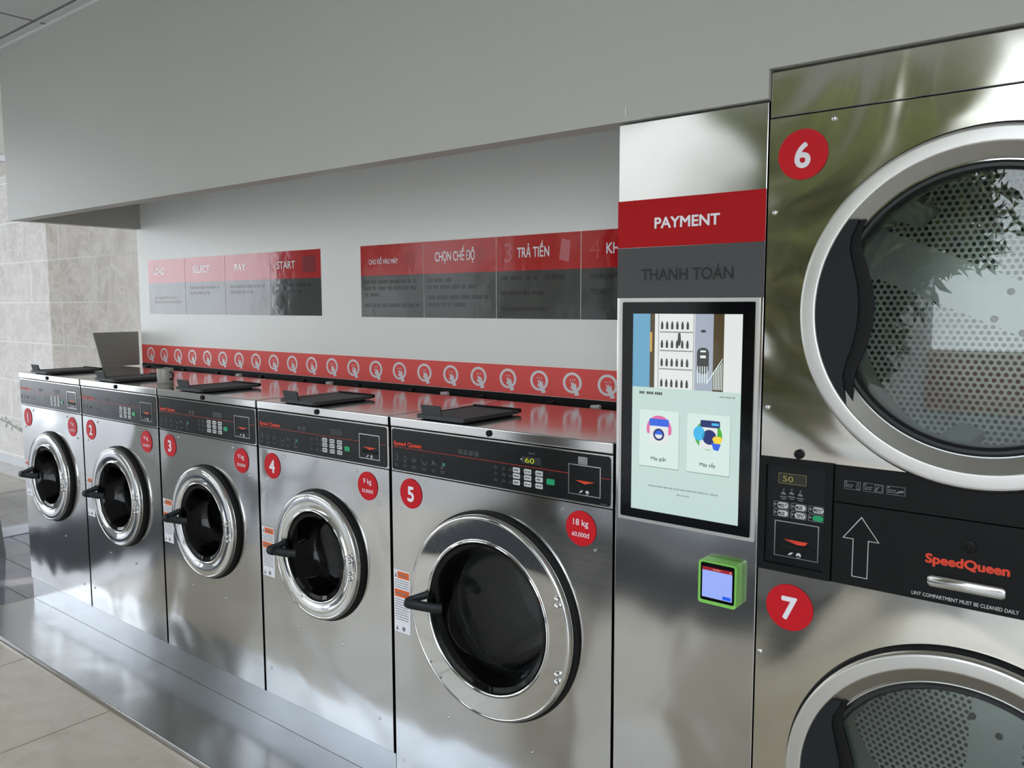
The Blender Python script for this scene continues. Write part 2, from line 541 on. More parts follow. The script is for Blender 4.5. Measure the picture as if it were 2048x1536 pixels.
def lathe(bm, cx, cz, prof, n=72, uv=False, close=False):
    """turn a list of (radius, y) about the y axis through (cx, cz)"""
    rings = []
    for r, y in prof:
        if r < 1e-6:
            rings.append([bm.verts.new((cx, y, cz))])
        else:
            rings.append([bm.verts.new((cx + r * math.cos(2 * PI * i / n), y, cz + r * math.sin(2 * PI * i / n))) for i in range(n)])
    lay = bm.loops.layers.uv.verify() if uv else None
    arc = 0.0
    prs = list(range(len(rings) - 1)) + ([len(rings) - 1] if close else [])
    for k in prs:
        a, b_ = rings[k], rings[(k + 1) % len(rings)]
        (r0, y0), (r1, y1) = prof[k], prof[(k + 1) % len(rings)]
        seg = math.hypot(r1 - r0, y1 - y0)
        rr = max(r0, r1)
        flat = abs(r1 - r0) > abs(y1 - y0) * 2
        for i in range(n):
            j = (i + 1) % n
            if len(a) == 1 and len(b_) == 1:
                continue
            if len(a) == 1:
                f = bm.faces.new((a[0], b_[j], b_[i]))
            elif len(b_) == 1:
                f = bm.faces.new((a[i], a[j], b_[0]))
            else:
                f = bm.faces.new((a[i], a[j], b_[j], b_[i]))
            if uv:
                for lp in f.loops:
                    v = lp.vert.co
                    if flat:
                        lp[lay].uv = (v.x - cx, v.z - cz)
                    else:
                        on_a = lp.vert in a
                        ii = i if lp.vert in (a[i % len(a)], b_[i % len(b_)]) else i + 1
                        lp[lay].uv = (2 * PI * rr * ii / n, arc + (0 if on_a else seg))
        arc += seg
    bmesh.ops.recalc_face_normals(bm, faces=bm.faces)
    return bm

def tube(bm, pts, rad, n=10, sq=1.0, caps=True):
    """round bar along a polyline; rad is one radius or one per point; sq flattens it"""
    P = [Vector(p) for p in pts]
    rs = rad if isinstance(rad, (list, tuple)) else [rad] * len(P)
    rings = []
    for i, p in enumerate(P):
        t = (P[min(i + 1, len(P) - 1)] - P[max(i - 1, 0)]).normalized()
        a = Vector((0, 0, 1)) if abs(t.z) < 0.9 else Vector((1, 0, 0))
        u = t.cross(a).normalized()
        v = t.cross(u).normalized()
        rings.append([bm.verts.new(p + (u * math.cos(2 * PI * k / n) * sq + v * math.sin(2 * PI * k / n)) * rs[i]) for k in range(n)])
    for i in range(len(rings) - 1):
        for k in range(n):
            j = (k + 1) % n
            bm.faces.new((rings[i][k], rings[i][j], rings[i + 1][j], rings[i + 1][k]))
    if caps:
        bm.faces.new(rings[0][::-1])
        bm.faces.new(rings[-1])
    bmesh.ops.recalc_face_normals(bm, faces=bm.faces)
    return bm

def plate_hole(bm, x0, x1, z0, z1, cx, cz, r, y, depth, n=96):
    """sheet with a round hole and returned edges"""
    ang = [2 * PI * i / n for i in range(n)]
    for qx, qz in ((x0, z0), (x1, z0), (x1, z1), (x0, z1)):
        ang.append(math.atan2(qz - cz, qx - cx) % (2 * PI))
    ang = sorted(set(round(a, 7) for a in ang))
    inn, out, inb, outb = [], [], [], []
    for a in ang:
        c, s = math.cos(a), math.sin(a)
        t = min(((x1 - cx) / c if c > 1e-9 else (x0 - cx) / c if c < -1e-9 else 1e9),
                ((z1 - cz) / s if s > 1e-9 else (z0 - cz) / s if s < -1e-9 else 1e9))
        inn.append(bm.verts.new((cx + r * c, y, cz + r * s)))
        inb.append(bm.verts.new((cx + r * c, y + depth, cz + r * s)))
        out.append(bm.verts.new((cx + t * c, y, cz + t * s)))
        outb.append(bm.verts.new((cx + t * c, y + depth, cz + t * s)))
    m = len(ang)
    for i in range(m):
        j = (i + 1) % m
        bm.faces.new((inn[i], inn[j], out[j], out[i]))
        bm.faces.new((out[i], out[j], outb[j], outb[i]))
        bm.faces.new((inn[j], inn[i], inb[i], inb[j]))
    bmesh.ops.recalc_face_normals(bm, faces=bm.faces)
    return bm

def add_text(bm, s, x, z, y, h=None, w=None, align='c', bold=0.0, depth=0.0006, shear=0.0):
    """raised lettering facing -y; h is the height of a capital, w an exact width"""
    cu = bpy.data.curves.new('t', 'FONT')
    cu.body = s
    cu.size = 1.0
    cu.resolution_u = 8 if (h or 0) > 0.02 else 4
    cu.shear = shear
    ob = bpy.data.objects.new('t', cu)
    col.objects.link(ob)
    bpy.context.view_layer.update()
    dg = bpy.context.evaluated_depsgraph_get()
    me = bpy.data.meshes.new_from_object(ob.evaluated_get(dg))
    bpy.data.objects.remove(ob)
    bpy.data.curves.remove(cu)
    if not me.vertices:
        bpy.data.meshes.remove(me)
        return bm
    xs = [v.co.x for v in me.vertices]
    cap = 0.73
    sc = (h / cap) if h else w / (max(xs) - min(xs))
    sx = w / (max(xs) - min(xs)) if w else sc
    x0, x1 = min(xs) * sx, max(xs) * sx
    ox = x - (x0 + x1) / 2 if align == 'c' else x - x0 if align == 'l' else x - x1
    t = bmesh.new()
    t.from_mesh(me)
    bpy.data.meshes.remove(me)
    for v in t.verts:
        v.co = Vector((v.co.x * sx + ox, y - depth, v.co.y * sc + z))
    bmesh.ops.recalc_face_normals(t, faces=t.faces)
    for f in t.faces:
        if f.normal.y > 0:
            f.normal_flip()
    tm = bpy.data.meshes.new('tm')
    t.to_mesh(tm)
    t.free()
    # a heavier weight is printed by striking the line several times, each a hair above the last
    strikes = [(0, 0)]
    if bold > 0:
        k = 8 if bold > 0.02 else 4
        strikes += [(math.cos(2 * PI * i / k + PI / 4), math.sin(2 * PI * i / k + PI / 4)) for i in range(k)]
    px, pz, py = 0.0, 0.0, 0.0
    for i, (ux, uz) in enumerate(strikes):
        nx, nz, ny = ux * bold * sx, uz * bold * sc, -0.00006 * i
        tm.transform(Matrix.Translation((nx - px, ny - py, nz - pz)))
        px, pz, py = nx, nz, ny
        bm.from_mesh(tm)
    bpy.data.meshes.remove(tm)
    return bm

def T(*a, **k):
    return add_text(bmesh.new(), *a, **k)

def flat(bm, x0, x1, z0, z1, y):
    return box(bm, x0, x1, y - 0.0003, y, z0, z1)

def word_bars(bm, x0, x1, z, h, y, seed):
    rnd = random.Random(seed)
    x = x0
    while x < x1 - h:
        w = min(rnd.uniform(1.2, 4.2) * h, x1 - x)
        k = x
        while k < x + w - 0.2 * h:
            lw = rnd.uniform(0.45, 0.7) * h
            flat(bm, k, min(k + lw, x + w), z - h / 2, z + h / 2, y)
            k += lw + 0.16 * h
        x += w + 0.6 * h
    return bm

# ------------------------------------------------------------------ the room
FZ = -0.08        # floor level
CZ = 2.65         # ceiling level
XL, XR, YF, YB = -4.15, 3.3, -2.85, 0.62

struct('floor', B(-2.70, XR, YF, 1.2, FZ - 0.1, FZ), M['floor'])
struct('floor', B(XL - 0.05, -2.745, YF, 1.45, FZ - 0.1, FZ), M['floor_left'])
struct('trim_1', B(-2.745, -2.70, YF, 1.45, FZ - 0.1, FZ + 0.002), plain('threshold_strip', srgb(186, 176, 158), 0.4))
struct('ceiling', B(XL - 0.1, XR + 0.1, YF - 0.1, 1.5, CZ, CZ + 0.08), M['ceiling'])
# back wall behind the machines ends at the left of the row
struct('wall_back', B(-2.66, XR, YB, YB + 0.1, FZ, CZ), M['wall_back'])
# dropped header over the machines and the short return at its left end
bm = bmesh.new()
prism(bm, [(-2.675, 1.852), (1.1325, 1.852), (1.1325, 1.910), (XR, 1.910), (XR, CZ), (-2.675, CZ)], -0.012, 0.05)
struct('gap_shade', B(-2.655, 1.12, YB - 0.004, YB - 0.0002, FZ, 1.1205), M['rubber'])  # black sheet standing in for the shade in the gap behind the washers
struct('wall_header', bm, M['wall'])
bm = bmesh.new()
box(bm, 0.8005, 0.8025, -0.0150, -0.0115, 1.862, 1.884, 0.0008)
struct('trim_5', bm, M['wall_back'])
struct('wall_return', B(-2.675, -2.615, 0.05, YB, 1.852, CZ), M['wall'])
struct('wall_right', B(XR, XR + 0.1, YF, 1.2, FZ, CZ), M['wall'])
# ceiling edge trims and board seams
bm = bmesh.new()
box(bm, XL, XR, -0.045, -0.012, CZ - 0.012, CZ)
box(bm, XL, XR, -0.085, -0.070, CZ - 0.004, CZ)
struct('trim_2', bm, M['ceiling'])
bm = bmesh.new()
for sx in (-3.27, -2.07, -0.87, 0.33, 1.53):
    box(bm, sx - 0.003, sx + 0.003, YF, -0.02, CZ - 0.003, CZ)
for sy in (-0.092, -1.3):
    box(bm, XL, XR, sy - 0.004, sy + 0.004, CZ - 0.003, CZ)
struct('trim_3', bm, M['seam'])

# left side: glazed storefront, with marble-clad wall running on past it
struct('wall_marble', B(-12.0, -2.4, 1.45, 1.6, FZ - 0.1, 3.6), M['marble'])
bm = bmesh.new()
box(bm, XL, XL + 0.12, YF, 1.45, 2.40, CZ)
box(bm, XL, XL + 0.12, -2.15, -1.35, FZ, 2.40)
struct('wall_left', bm, M['wall'])
bm = bmesh.new()
box(bm, XL + 0.0, XL + 0.06, -1.35, 1.44, FZ, FZ + 0.06, 0.004)
box(bm, XL + 0.0, XL + 0.06, YF, -2.15, FZ, FZ + 0.06, 0.004)
box(bm, XL + 0.01, XL + 0.06, -1.35, 1.44, 2.36, 2.40)
box(bm, XL + 0.01, XL + 0.06, YF, -2.15, 2.36, 2.40)
struct('window_frame', bm, M['alu']).name = 'window_1'
struct('window_2', B(XL + 0.03, XL + 0.036, -1.34, 1.44, FZ + 0.06, 2.36), M['glass'])
struct('window_3', B(XL + 0.03, XL + 0.036, YF + 0.02, -2.16, FZ + 0.06, 2.36), M['glass'])
struct('baseboard_left', B(-12.0, XL - 0.02, 1.435, 1.4495, FZ, FZ + 0.06), M['alu'])

# front of the shop, behind the camera: glass front with one pier
bm = bmesh.new()
box(bm, -1.75, -1.30, YF - 0.12, YF, FZ, CZ)
struct('wall_front', bm, M['wall_pier'])
bm = bmesh.new()
for mx in (XL + 0.05, -1.78, -1.27, 2.4, 3.25):
    box(bm, mx - 0.03, mx + 0.03, YF - 0.07, YF - 0.02, FZ, CZ)
struct('window_4', bm, M['alu'])
struct('window_5', B(XL + 0.08, -1.81, YF - 0.048, YF - 0.042, FZ, CZ), M['glass'])
struct('window_6', B(-1.24, 3.22, YF - 0.048, YF - 0.042, FZ, CZ), M['glass'])

# unseen slab added over the left terrace to shade the marble wall 
struct('ceiling', B(-12.0, XL - 0.1, -3.2, 1.6, 3.2, 3.35), M['ceiling'])
# ground outside
struct('ground', B(-14, XL - 0.06, -16, 1.45, FZ - 0.14, FZ - 0.02), M['paving'])
struct('ground', B(XL - 0.06, 14, -7.0, YF - 0.13, FZ - 0.14, FZ - 0.02), M['paving'])
struct('ground', B(XL - 0.06, 14, -30.0, -7.0, FZ - 0.2, FZ - 0.08), M['asphalt'])
struct('added_dark_strip', B(-1.95, 1.1, -3.75, YF - 0.13, FZ - 0.06, FZ - 0.004), plain('dark_strip', srgb(58, 58, 60), 0.6))  # unseen dark strip added to darken what the kiosk front mirrors
struct('added_wall_far', B(-16, -0.9, -12.0, -11.6, FZ - 0.1, 6.0), M['cream'])  # unseen pale wall added to tone down the sky mirrored in the kiosk
struct('wall_street', B(-0.9, 16, -12.0, -11.8, FZ - 0.1, 0.75), M['brick'])
struct('added_wall_terrace', B(-11.2, -11.0, -2.2, 1.45, FZ - 0.1, 3.2), M['cream'])  # unseen wall added to block western sky light from the marble

# ------------------------------------------------------------------ steel plinth under the washers
W9, GAP, W18 = 0.660, 0.0126, 0.7697
LX = {5: 0.0}
for k in (4, 3, 2, 1):
    LX[k] = LX[k + 1] - GAP - W9
ZT, ZL, ZP, ZB = 1.1072, 1.0782, 0.9433, 0.0501
TRAY = -0.06
root = thing('machine_plinth', 'low brushed steel plinth and kick tray under the row of front-loading washers', 'plinth', (-1.3, 0.1, FZ))
obj('riser', B(LX[1] + 0.004, -GAP + 0.006, 0.004, 0.52, TRAY + 0.001, ZB - 0.004), M['steel_tray'], root)
bm = bmesh.new()
box(bm, LX[1] + 0.004, 0.775, -0.300, 0.60, FZ + 0.0015, TRAY, 0.003)
obj('tray', bm, M['steel_tray'], root)

# ------------------------------------------------------------------ washing machines
def screws(pts, parent, y=-0.001, r=0.0045):
    for x, z in pts:
        bm = bmesh.new()
        lathe(bm, x, z, [(r, y), (r * 0.95, y - 0.0018), (r * 0.6, y - 0.0034), (0, y - 0.0038)], 14)
        obj('screw', bm, M['bolt'], parent, True)

def sticker(name, cx, cz, r, lines, parent, y=-0.0012):
    bm = bmesh.new()
    prism(bm, circle_pts(cx, cz, r, n=56), y - 0.0006, y)
    s = obj(name, bm, M['red'], parent)
    bm = bmesh.new()
    for txt, dz, h, bold in lines:
        add_text(bm, txt, cx, cz + dz, y - 0.0006, h=h, bold=bold)
    obj('lettering', bm, M['white'], s)
    return s

def washer(k, label):
    big = k == 5
    L = LX[k]
    w = W18 if big else W9
    R = L + w
    zb = TRAY + 0.001 if big else ZB
    D = 0.52
    root = thing('washing_machine', label, 'washing machine', (L + w / 2, 0.26, zb), 'front-loading washers in the row')
    cx = L + w / 2
    cz = 0.587 if big else 0.619
    RO = 0.285 if big else 0.2115          # chrome ring
    RG = 0.209 if big else 0.149           # glass
    # carcass
    bm = bmesh.new()
    t = 0.004
    box(bm, L, L + t, 0.016, D, zb, ZL - 0.001)
    box(bm, R - t, R, 0.016, D, zb, ZL - 0.001)
    box(bm, L + t, R - t, D - t, D, zb, ZL - 0.001)
    box(bm, L + t, R - t, 0.016, D - t, zb, zb + t)
    obj('cabinet', bm, M['steel'], root)
    bm = bmesh.new()
    plate_hole(bm, L, R, zb, ZP - 0.0012, cx, cz, RO - 0.012, 0.0, 0.016)
    obj('front_panel', bm, M['steel'], root)
    # lid
    bm = bmesh.new()
    box(bm, L - 0.001, R + 0.001, -0.004, D, ZL + 0.0008, ZT, 0.0035, 3)
    obj('top_panel', bm, M['steel_top'], root)
    bm = bmesh.new()
    kx, kz = cx, 1.0935
    lathe(bm, kx, kz, [(0.0088, -0.004), (0.0088, -0.008), (0.0074, -0.0098), (0.0035, -0.0098), (0.003, -0.0085), (0, -0.0085)], 24)
    obj('lock_knob', bm, M['rubber'], root, True)
    # control panel
    cp = obj('control_panel', B(L, R, -0.001, 0.016, ZP + 0.0012, ZL - 0.0015, 0.002), M['steel'], root)
    y = -0.0014
    bm = bmesh.new()
    rrect(bm, L + 0.0045, R - 0.0055, ZP + 0.006, ZL - 0.006, 0.009, y - 0.0008, y)
    obj('control_face', bm, M['face'], cp)
    y = y - 0.0010
    obj('brand_lettering', T('Speed Queen', L + 0.014, 1.0245, y, w=0.115, h=0.0120, align='l', bold=0.04), M['logo'], cp)
    # right-hand cluster sits a fixed way in from the right edge
    qx = R - W18 if big else L
    sx = 1.0
    X = (lambda v: v) if big else (lambda v: L + (v - 0.0) * 0.82 + 0.0)
    if big:
        card = (0.642, 0.737); kc = (0.477, 0.514, 0.551); gx = 0.587; dx = 0.520
    else:
        card = (L + 0.532, L + 0.625); kc = (L + 0.3655, L + 0.402, L + 0.4385); gx = L + 0.4745; dx = L + 0.417
    obj('red_line', flat(bmesh.new(), L + 0.005, card[0] - 0.001, 1.0175, 1.0189, y), M['redline'], cp)
    obj('red_line', flat(bmesh.new(), card[1] + 0.001, R - 0.007, 1.0165, 1.0179, y), M['redline'], cp)
    # pictogram row on the left
    ix = (0.024, 0.060, 0.097, 0.138, 0.176, 0.211) if big else (0.022, 0.058, 0.094, 0.140, 0.172, 0.213)
    for i, v in enumerate(ix):
        bm = bmesh.new()
        px = L + v
        flat(bm, px - 0.001, px + 0.001, 1.003, 1.005, y)
        if i == 0:
            frame_line(bm, px - 0.007, px + 0.007, 0.978, 0.996, 0.0016, y - 0.0003, y)
            flat(bm, px + 0.002, px + 0.006, 0.983, 0.992, y)
        elif i == 1:
            band(bm, circle_pts(px, 0.988, 0.007, 0.008, 20), circle_pts(px, 0.988, 0.005, 0.006, 20), y - 0.0003, y)
            prism(bm, [(px - 0.004, 0.979), (px + 0.004, 0.979), (px, 0.973)], y - 0.0003, y)
        elif i == 2:
            for q in (-0.010, -0.003, 0.004):
                flat(bm, px + q, px + q + 0.004, 0.980, 0.994 - abs(q) * 0.3, y)
                flat(bm, px + q - 0.001, px + q + 0.006, 0.985, 0.988, y)
        elif i == 3:
            prism(bm, [(px - 0.012, 0.992), (px - 0.010, 0.992), (px - 0.005, 0.981), (px + 0.007, 0.981), (px + 0.012, 0.990), (px + 0.013, 0.988), (px + 0.008, 0.978), (px - 0.006, 0.978)], y - 0.0003, y)
        elif i == 4:
            prism(bm, [(px - 0.010, 0.980), (px - 0.004, 0.996), (px + 0.001, 0.990), (px + 0.010, 0.984), (px + 0.010, 0.981), (px, 0.986), (px - 0.003, 0.984)], y - 0.0003, y)
        else:
            prism(bm, [(px - 0.009, 0.975), (px - 0.002, 0.985), (px + 0.002, 0.981), (px - 0.004, 0.972)], y - 0.0003, y)
        for q in range(2):
            flat(bm, px - 0.009, px + (0.008 if q == 0 else 0.004), 0.966 - q * 0.005, 0.968 - q * 0.005, y)
        obj('pictogram', bm, M['dimprint'], cp)
    obj('pictogram', flat(bmesh.new(), L + ix[5] - 0.001, L + ix[5] + 0.009, 0.983, 0.992, y), M['teal'], cp)
    # small square stage symbols
    for q in ((0.279, 0.299, 0.318, 0.338) if big else (0.235, 0.258)):
        bm = bmesh.new()
        px = L + q
        frame_line(bm, px - 0.007, px + 0.007, 1.025, 1.038, 0.0022, y - 0.0003, y)
        flat(bm, px - 0.003, px + 0.003, 1.029, 1.034, y)
        obj('stage_symbol', bm, M['dimprint'], cp)
    # display
    bm = bmesh.new()
    rrect(bm, dx - 0.026, dx + 0.036, 1.026, 1.045, 0.002, y - 0.0003, y)
    obj('display', bm, M['black'], cp)
    if big:
        obj('display_digits', T('60', dx, 1.0285, y - 0.0004, h=0.0135, w=0.030), emit('display_green', (0.35, 0.40, 0.02, 1), 0.9), cp)
        bm = bmesh.new()
        prism(bm, circle_pts(dx - 0.027, 1.036, 0.0024, n=12), y - 0.0006, y)
        obj('indicator_lamp', bm, M['offwhite'], cp)
        obj('display_caption', T('Queen', dx + 0.007, 1.0525, y, h=0.005, w=0.021), M['greyprint'], cp)
    # keypad
    bm = bmesh.new()
    for zz in (1.005, 0.989, 0.972):
        for q in (0.405, 0.432, 0.455):
            px = qx + q if big else L + q - 0.108
            flat(bm, px - 0.007, px + 0.006, zz - 0.005, zz - 0.0035, y)
            flat(bm, px - 0.001, px + 0.001, zz + 0.003, zz + 0.005, y)
            flat(bm, px - 0.004, px + 0.006, zz - 0.001, zz + 0.0005, y)
    obj('key_captions', bm, M['dimprint'], cp)
    for i, zz in enumerate((1.005, 0.989, 0.972)):
        for j, px in enumerate(kc):
            bm = bmesh.new()
            rrect(bm, px - 0.0115, px + 0.0115, zz - 0.0066, zz + 0.0066, 0.002, y - 0.0016, y)
            ky = obj('key', bm, M['key'], cp)
    bm = bmesh.new()
    for i, zz in enumerate((1.005, 0.989, 0.972)):
        for j, px in enumerate(kc):
            word_bars(bm, px - 0.008, px + 0.008, zz, 0.004, y - 0.0017, i * 3 + j)
            flat(bm, px - 0.018, px - 0.015, zz - 0.001, zz + 0.001, y)
    obj('key_lettering', bm, M['dimprint'], cp)
    bm = bmesh.new()
    rrect(bm, gx - 0.0125, gx + 0.0125, 0.9805, 0.9955, 0.003, y - 0.0016, y)
    obj('start_key', bm, M['green_key'], cp)['label'] = 'green start key'
    # card reader
    c0, c1 = card
    bm = bmesh.new()
    frame_line(bm, c0, c1, 0.967, 1.0435, 0.0022, y - 0.0016, y)
    obj('card_reader_frame', bm, M['bolt'], cp)
    bm = bmesh.new()
    m_ = (c0 + c1) / 2
    prism(bm, [(m_ - 0.028, 1.0035), (m_ + 0.030, 1.0035), (m_ + 0.001, 0.9955)], y - 0.0006, y)
    obj('card_arrow', bm, M['logo'], cp)
    obj('card_slot', B(m_ - 0.034, m_ + 0.034, y - 0.0012, y, 0.985, 0.9945), M['rubber'], cp)
    bm = bmesh.new()
    prism(bm, [(m_ - 0.016, 0.972), (m_ - 0.010, 0.979), (m_ - 0.004, 0.9795), (m_ - 0.010, 0.973)], y - 0.0003, y)
    prism(bm, circle_pts(m_ + 0.008, 0.9755, 0.005, n=16), y - 0.0003, y)
    flat(bm, m_ + 0.005, m_ + 0.010, 0.969, 0.974, y)
    obj('card_symbol', bm, M['offwhite'], cp)
    if big:
        bm = bmesh.new()
        flat(bm, m_ - 0.019, m_ + 0.008, 1.0445, 1.0635, y)
        obj('seal_sticker', bm, plain('silver_film', (0.30, 0.31, 0.32, 1), 0.3, 0.8, bump=0.002, bscale=200), cp)
        bm = T('MODEL', R - 0.026, 0.9525, y, h=0.0026, w=0.014) if False else flat(bmesh.new(), R - 0.034, R - 0.014, 0.9525, 0.9545, y)
        obj('type_plate', bm, M['dimprint'], cp)
    # door
    bm = bmesh.new()
    prof = [(RO - 0.004, -0.008), (RO, -0.014), (RO, -0.020), (RO - 0.0010, -0.0255), (RO - 0.0032, -0.0300), (RO - 0.0062, -0.0322), (RO - 0.0090, -0.0325),
            (RO - 0.0105, -0.0312), (RO - 0.0115, -0.0310)]
    if big:
        prof += [(RO - 0.0130, -0.0310), (RG + 0.0100, -0.0290), (RG + 0.0085, -0.0290)]
    else:   # the small doors have a softly domed ring
        w_ = RO - 0.0115 - RG - 0.007
        prof += [(RO - 0.0115 - w_ * q, -0.0310 - 0.0030 * math.sin(PI * min(1, q * 1.15)) ** 0.8 + 0.004 * q) for q in (0.08, 0.16, 0.26, 0.38, 0.5, 0.62, 0.74, 0.84, 0.92, 1.0)]
    prof += [(RG + 0.0065, -0.0300), (RG + 0.0050, -0.0325), (RG + 0.0025, -0.0335), (RG, -0.0325), (RG - 0.0020, -0.0300), (RG - 0.0035, -0.024), (RG - 0.0040, -0.004)]
    lathe(bm, cx, cz, prof, 96)
    door = obj('door', bm, M['chrome'], root, True)
    bm = bmesh.new()
    lathe(bm, cx, cz, [(RO - 0.02, 0.0), (RO + 0.006, 0.0), (RO + 0.0075, -0.004), (RO + 0.006, -0.010), (RO + 0.001, -0.0125), (RO - 0.02, -0.0125)], 96)
    obj('door_gasket', bm, M['rubber'], door, True)
    bm = bmesh.new()
    lathe(bm, cx, cz, [(RG - 0.004, -0.030), (RG - 0.012, -0.020), (RG - 0.020, 0.0), (RG - 0.024, 0.030), (RG - 0.012, 0.034), (RG - 0.012, 0.060), (RG - 0.030, 0.066)], 72)
    obj('inner_seal', bm, M['rubber'], door, True)
    bm = bmesh.new()
    lathe(bm, cx, cz, [(RG - 0.005, -0.028), (RG - 0.018, -0.024), (RG - 0.028, -0.006), (RG - 0.038, 0.030), (RG - 0.058, 0.052), (0.06, 0.058), (0, 0.059)], 64)
    obj('door_glass', bm, M['door_glass'] if big else M['door_glass_dark'], door, True)
    # handle: a bent black pull on the left of the ring
    bm = bmesh.new()
    xa, xt = cx - RG + 0.052, cx - RO + 0.042
    path = [(xa, -0.030, cz - 0.008), (xa - 0.018, -0.048, cz - 0.006), (cx - RG - 0.005, -0.066, cz - 0.002), (xt + 0.010, -0.080, cz + 0.002),
            (xt - 0.004, -0.081, cz + 0.002), (xt - 0.010, -0.073, cz + 0.002), (xt - 0.003, -0.064, cz + 0.006), (xt + 0.018, -0.055, cz + 0.016), (cx - RG + 0.004, -0.034, cz + 0.024)]
    tube(bm, path, [0.0135, 0.0145, 0.0145, 0.0145, 0.0140, 0.013, 0.012, 0.011, 0.012], 14, 0.62)
    obj('handle', bm, M['dark'], door, True)
    for dz in ((0.112, 0.094, -0.086, -0.106) if big else (0.037, 0.021, -0.018, -0.036)):
        bm = bmesh.new()
        rx = cx + (0.246 if big else 0.1835)
        r = 0.0078 if big else 0.0065
        lathe(bm, rx, cz + dz, [(r, -0.031), (r, -0.036), (r * 0.8, -0.040), (r * 0.4, -0.042), (0, -0.0425)], 18)
        obj('hinge_bolt', bm, M['chrome'], door, True)
    for dx_, dz_ in (((-0.202, -0.177), (-0.164, -0.214)) if big else ((-0.150, -0.110), (-0.118, -0.146))):
        bm = bmesh.new()
        lathe(bm, cx + dx_, cz + dz_, [(0.004, -0.031), (0.003, -0.0345), (0, -0.0355)], 12)
        obj('rivet', bm, M['bolt'], door, True)
    # drum
    rd = RG + 0.045
    bm = bmesh.new()
    lathe(bm, cx, cz, [(RG - 0.03, 0.070), (rd - 0.006, 0.072), (rd, 0.080), (rd, 0.400), (rd - 0.01, 0.420), (0, 0.425)], 72, uv=True)
    drum = obj('drum', bm, M['drum'], root, True)
    for a in (0.35, 0.35 + 2 * PI / 3, 0.35 + 4 * PI / 3):
        bm = bmesh.new()
        box(bm, -0.022, 0.022, 0.085, 0.40, 0, 0.055, 0.008)
        mt = Matrix.Translation((cx, 0, cz)) @ Matrix.Rotation(a, 4, 'Y') @ Matrix.Translation((0, 0, -rd + 0.002))
        bmesh.ops.transform(bm, matrix=mt, verts=bm.verts)
        obj('drum_baffle', bm, M['steel_ring'], drum, True)
    # stickers
    sx_ = L + (0.0809 if big else 0.0765)
    sticker('number_sticker', sx_, 0.8845 if big else 0.8848, 0.0447, [(str(k), -0.0225, 0.045, 0.03)], root)
    px = L + (0.6789 if big else 0.5645)
    sticker('price_sticker', px, 0.8822 if big else 0.8812, 0.0447,
            [('18 kg' if big else '9 kg', 0.0075, 0.0165, 0.008), ('60,000đ' if big else '30,000đ', -0.021, 0.0115, 0.006)], root)
    # warning label
    lx0, lx1 = (L + 0.002, L + 0.070) if big else (L + 0.003, L + 0.072)
    lz1, lz0 = (0.642, 0.448) if big else (0.662, 0.484)
    lb = obj('warning_label', B(lx0, lx1, -0.0008, -0.0003, lz0, lz1), M['white'], root)
    hh = lz1 - lz0
    yl = -0.0009
    obj('orange_band', flat(bmesh.new(), lx0 + 0.016, lx1 - 0.003, lz1 - 0.13 * hh, lz1 - 0.02 * hh, yl), M['orange'], lb)
    obj('orange_band', flat(bmesh.new(), lx0 + 0.003, lx1 - 0.003, lz1 - 0.43 * hh, lz1 - 0.31 * hh, yl), M['orange'], lb)
    bm = bmesh.new()
    prism(bm, [(lx0 + 0.004, lz1 - 0.12 * hh), (lx0 + 0.013, lz1 - 0.12 * hh), (lx0 + 0.0085, lz1 - 0.03 * hh)], yl - 0.0003, yl)
    word_bars(bm, lx0 + 0.022, lx1 - 0.008, lz1 - 0.075 * hh, 0.006, yl - 0.0004, 3)
    word_bars(bm, lx0 + 0.010, lx1 - 0.010, lz1 - 0.37 * hh, 0.006, yl - 0.0004, 5)
    for q in range(4):
        word_bars(bm, lx0 + 0.005, lx1 - 0.005, lz1 - (0.165 + 0.037 * q) * hh, 0.0026, yl, 10 + q)
    for q in range(9):
        word_bars(bm, lx0 + 0.005, lx1 - 0.005, lz1 - (0.47 + 0.040 * q) * hh, 0.0026, yl, 20 + q)
    prism(bm, [(lx0 + 0.006, lz0 + 0.006), (lx0 + 0.018, lz0 + 0.006), (lx0 + 0.012, lz0 + 0.020)], yl - 0.0003, yl)
    prism(bm, circle_pts(lx0 + 0.040, lz0 + 0.013, 0.007, n=16), yl - 0.0003, yl)
    obj('lettering', bm, M['greyprint'], lb)
    # screws
    if big:
        pts = [(0.141, 0.926), (0.038, 0.833), (0.622, 0.923), (0.720, 0.834), (0.222, 0.241), (0.526, 0.241), (0.032, 0.042)]
        screws([(L + a, b_) for a, b_ in pts], root, 0.0)
    else:
        pts = [(0.142, 0.924), (0.042, 0.834), (0.513, 0.923), (0.612, 0.832), (0.204, 0.344), (0.431, 0.341), (0.033, 0.146), (0.599, 0.141)]
        screws([(L + a, b_) for a, b_ in pts], root, 0.0)
    # dispenser lid on the top
    lcx = L + (0.190 if big else 0.212)
    bm = bmesh.new()
    z0 = ZT + 0.0008
    tilt = 0.0
    pts = rrect_pts(lcx - 0.0925, lcx + 0.0925, 0.0, 0.262, 0.012, 4)
    prism(bm, pts, 0, -0.012)
    for v in bm.verts:   # lay the outline flat: polygon z becomes y, thickness becomes z
        v.co = Vector((v.co.x, v.co.z + 0.004, z0 + 0.003 - v.co.y * 0.75))
    bmesh.ops.recalc_face_normals(bm, faces=bm.faces)
    dl = obj('dispenser_lid', bm, M['lid'], root)
    bm = bmesh.new()
    band(bm, rrect_pts(lcx - 0.0925, lcx + 0.0925, 0.0, 0.262, 0.012, 4), rrect_pts(lcx - 0.088, lcx + 0.088, 0.006, 0.256, 0.009, 4), 0, -0.0018)
    for v in bm.verts:
        v.co = Vector((v.co.x, v.co.z + 0.004, z0 + 0.012 - v.co.y))
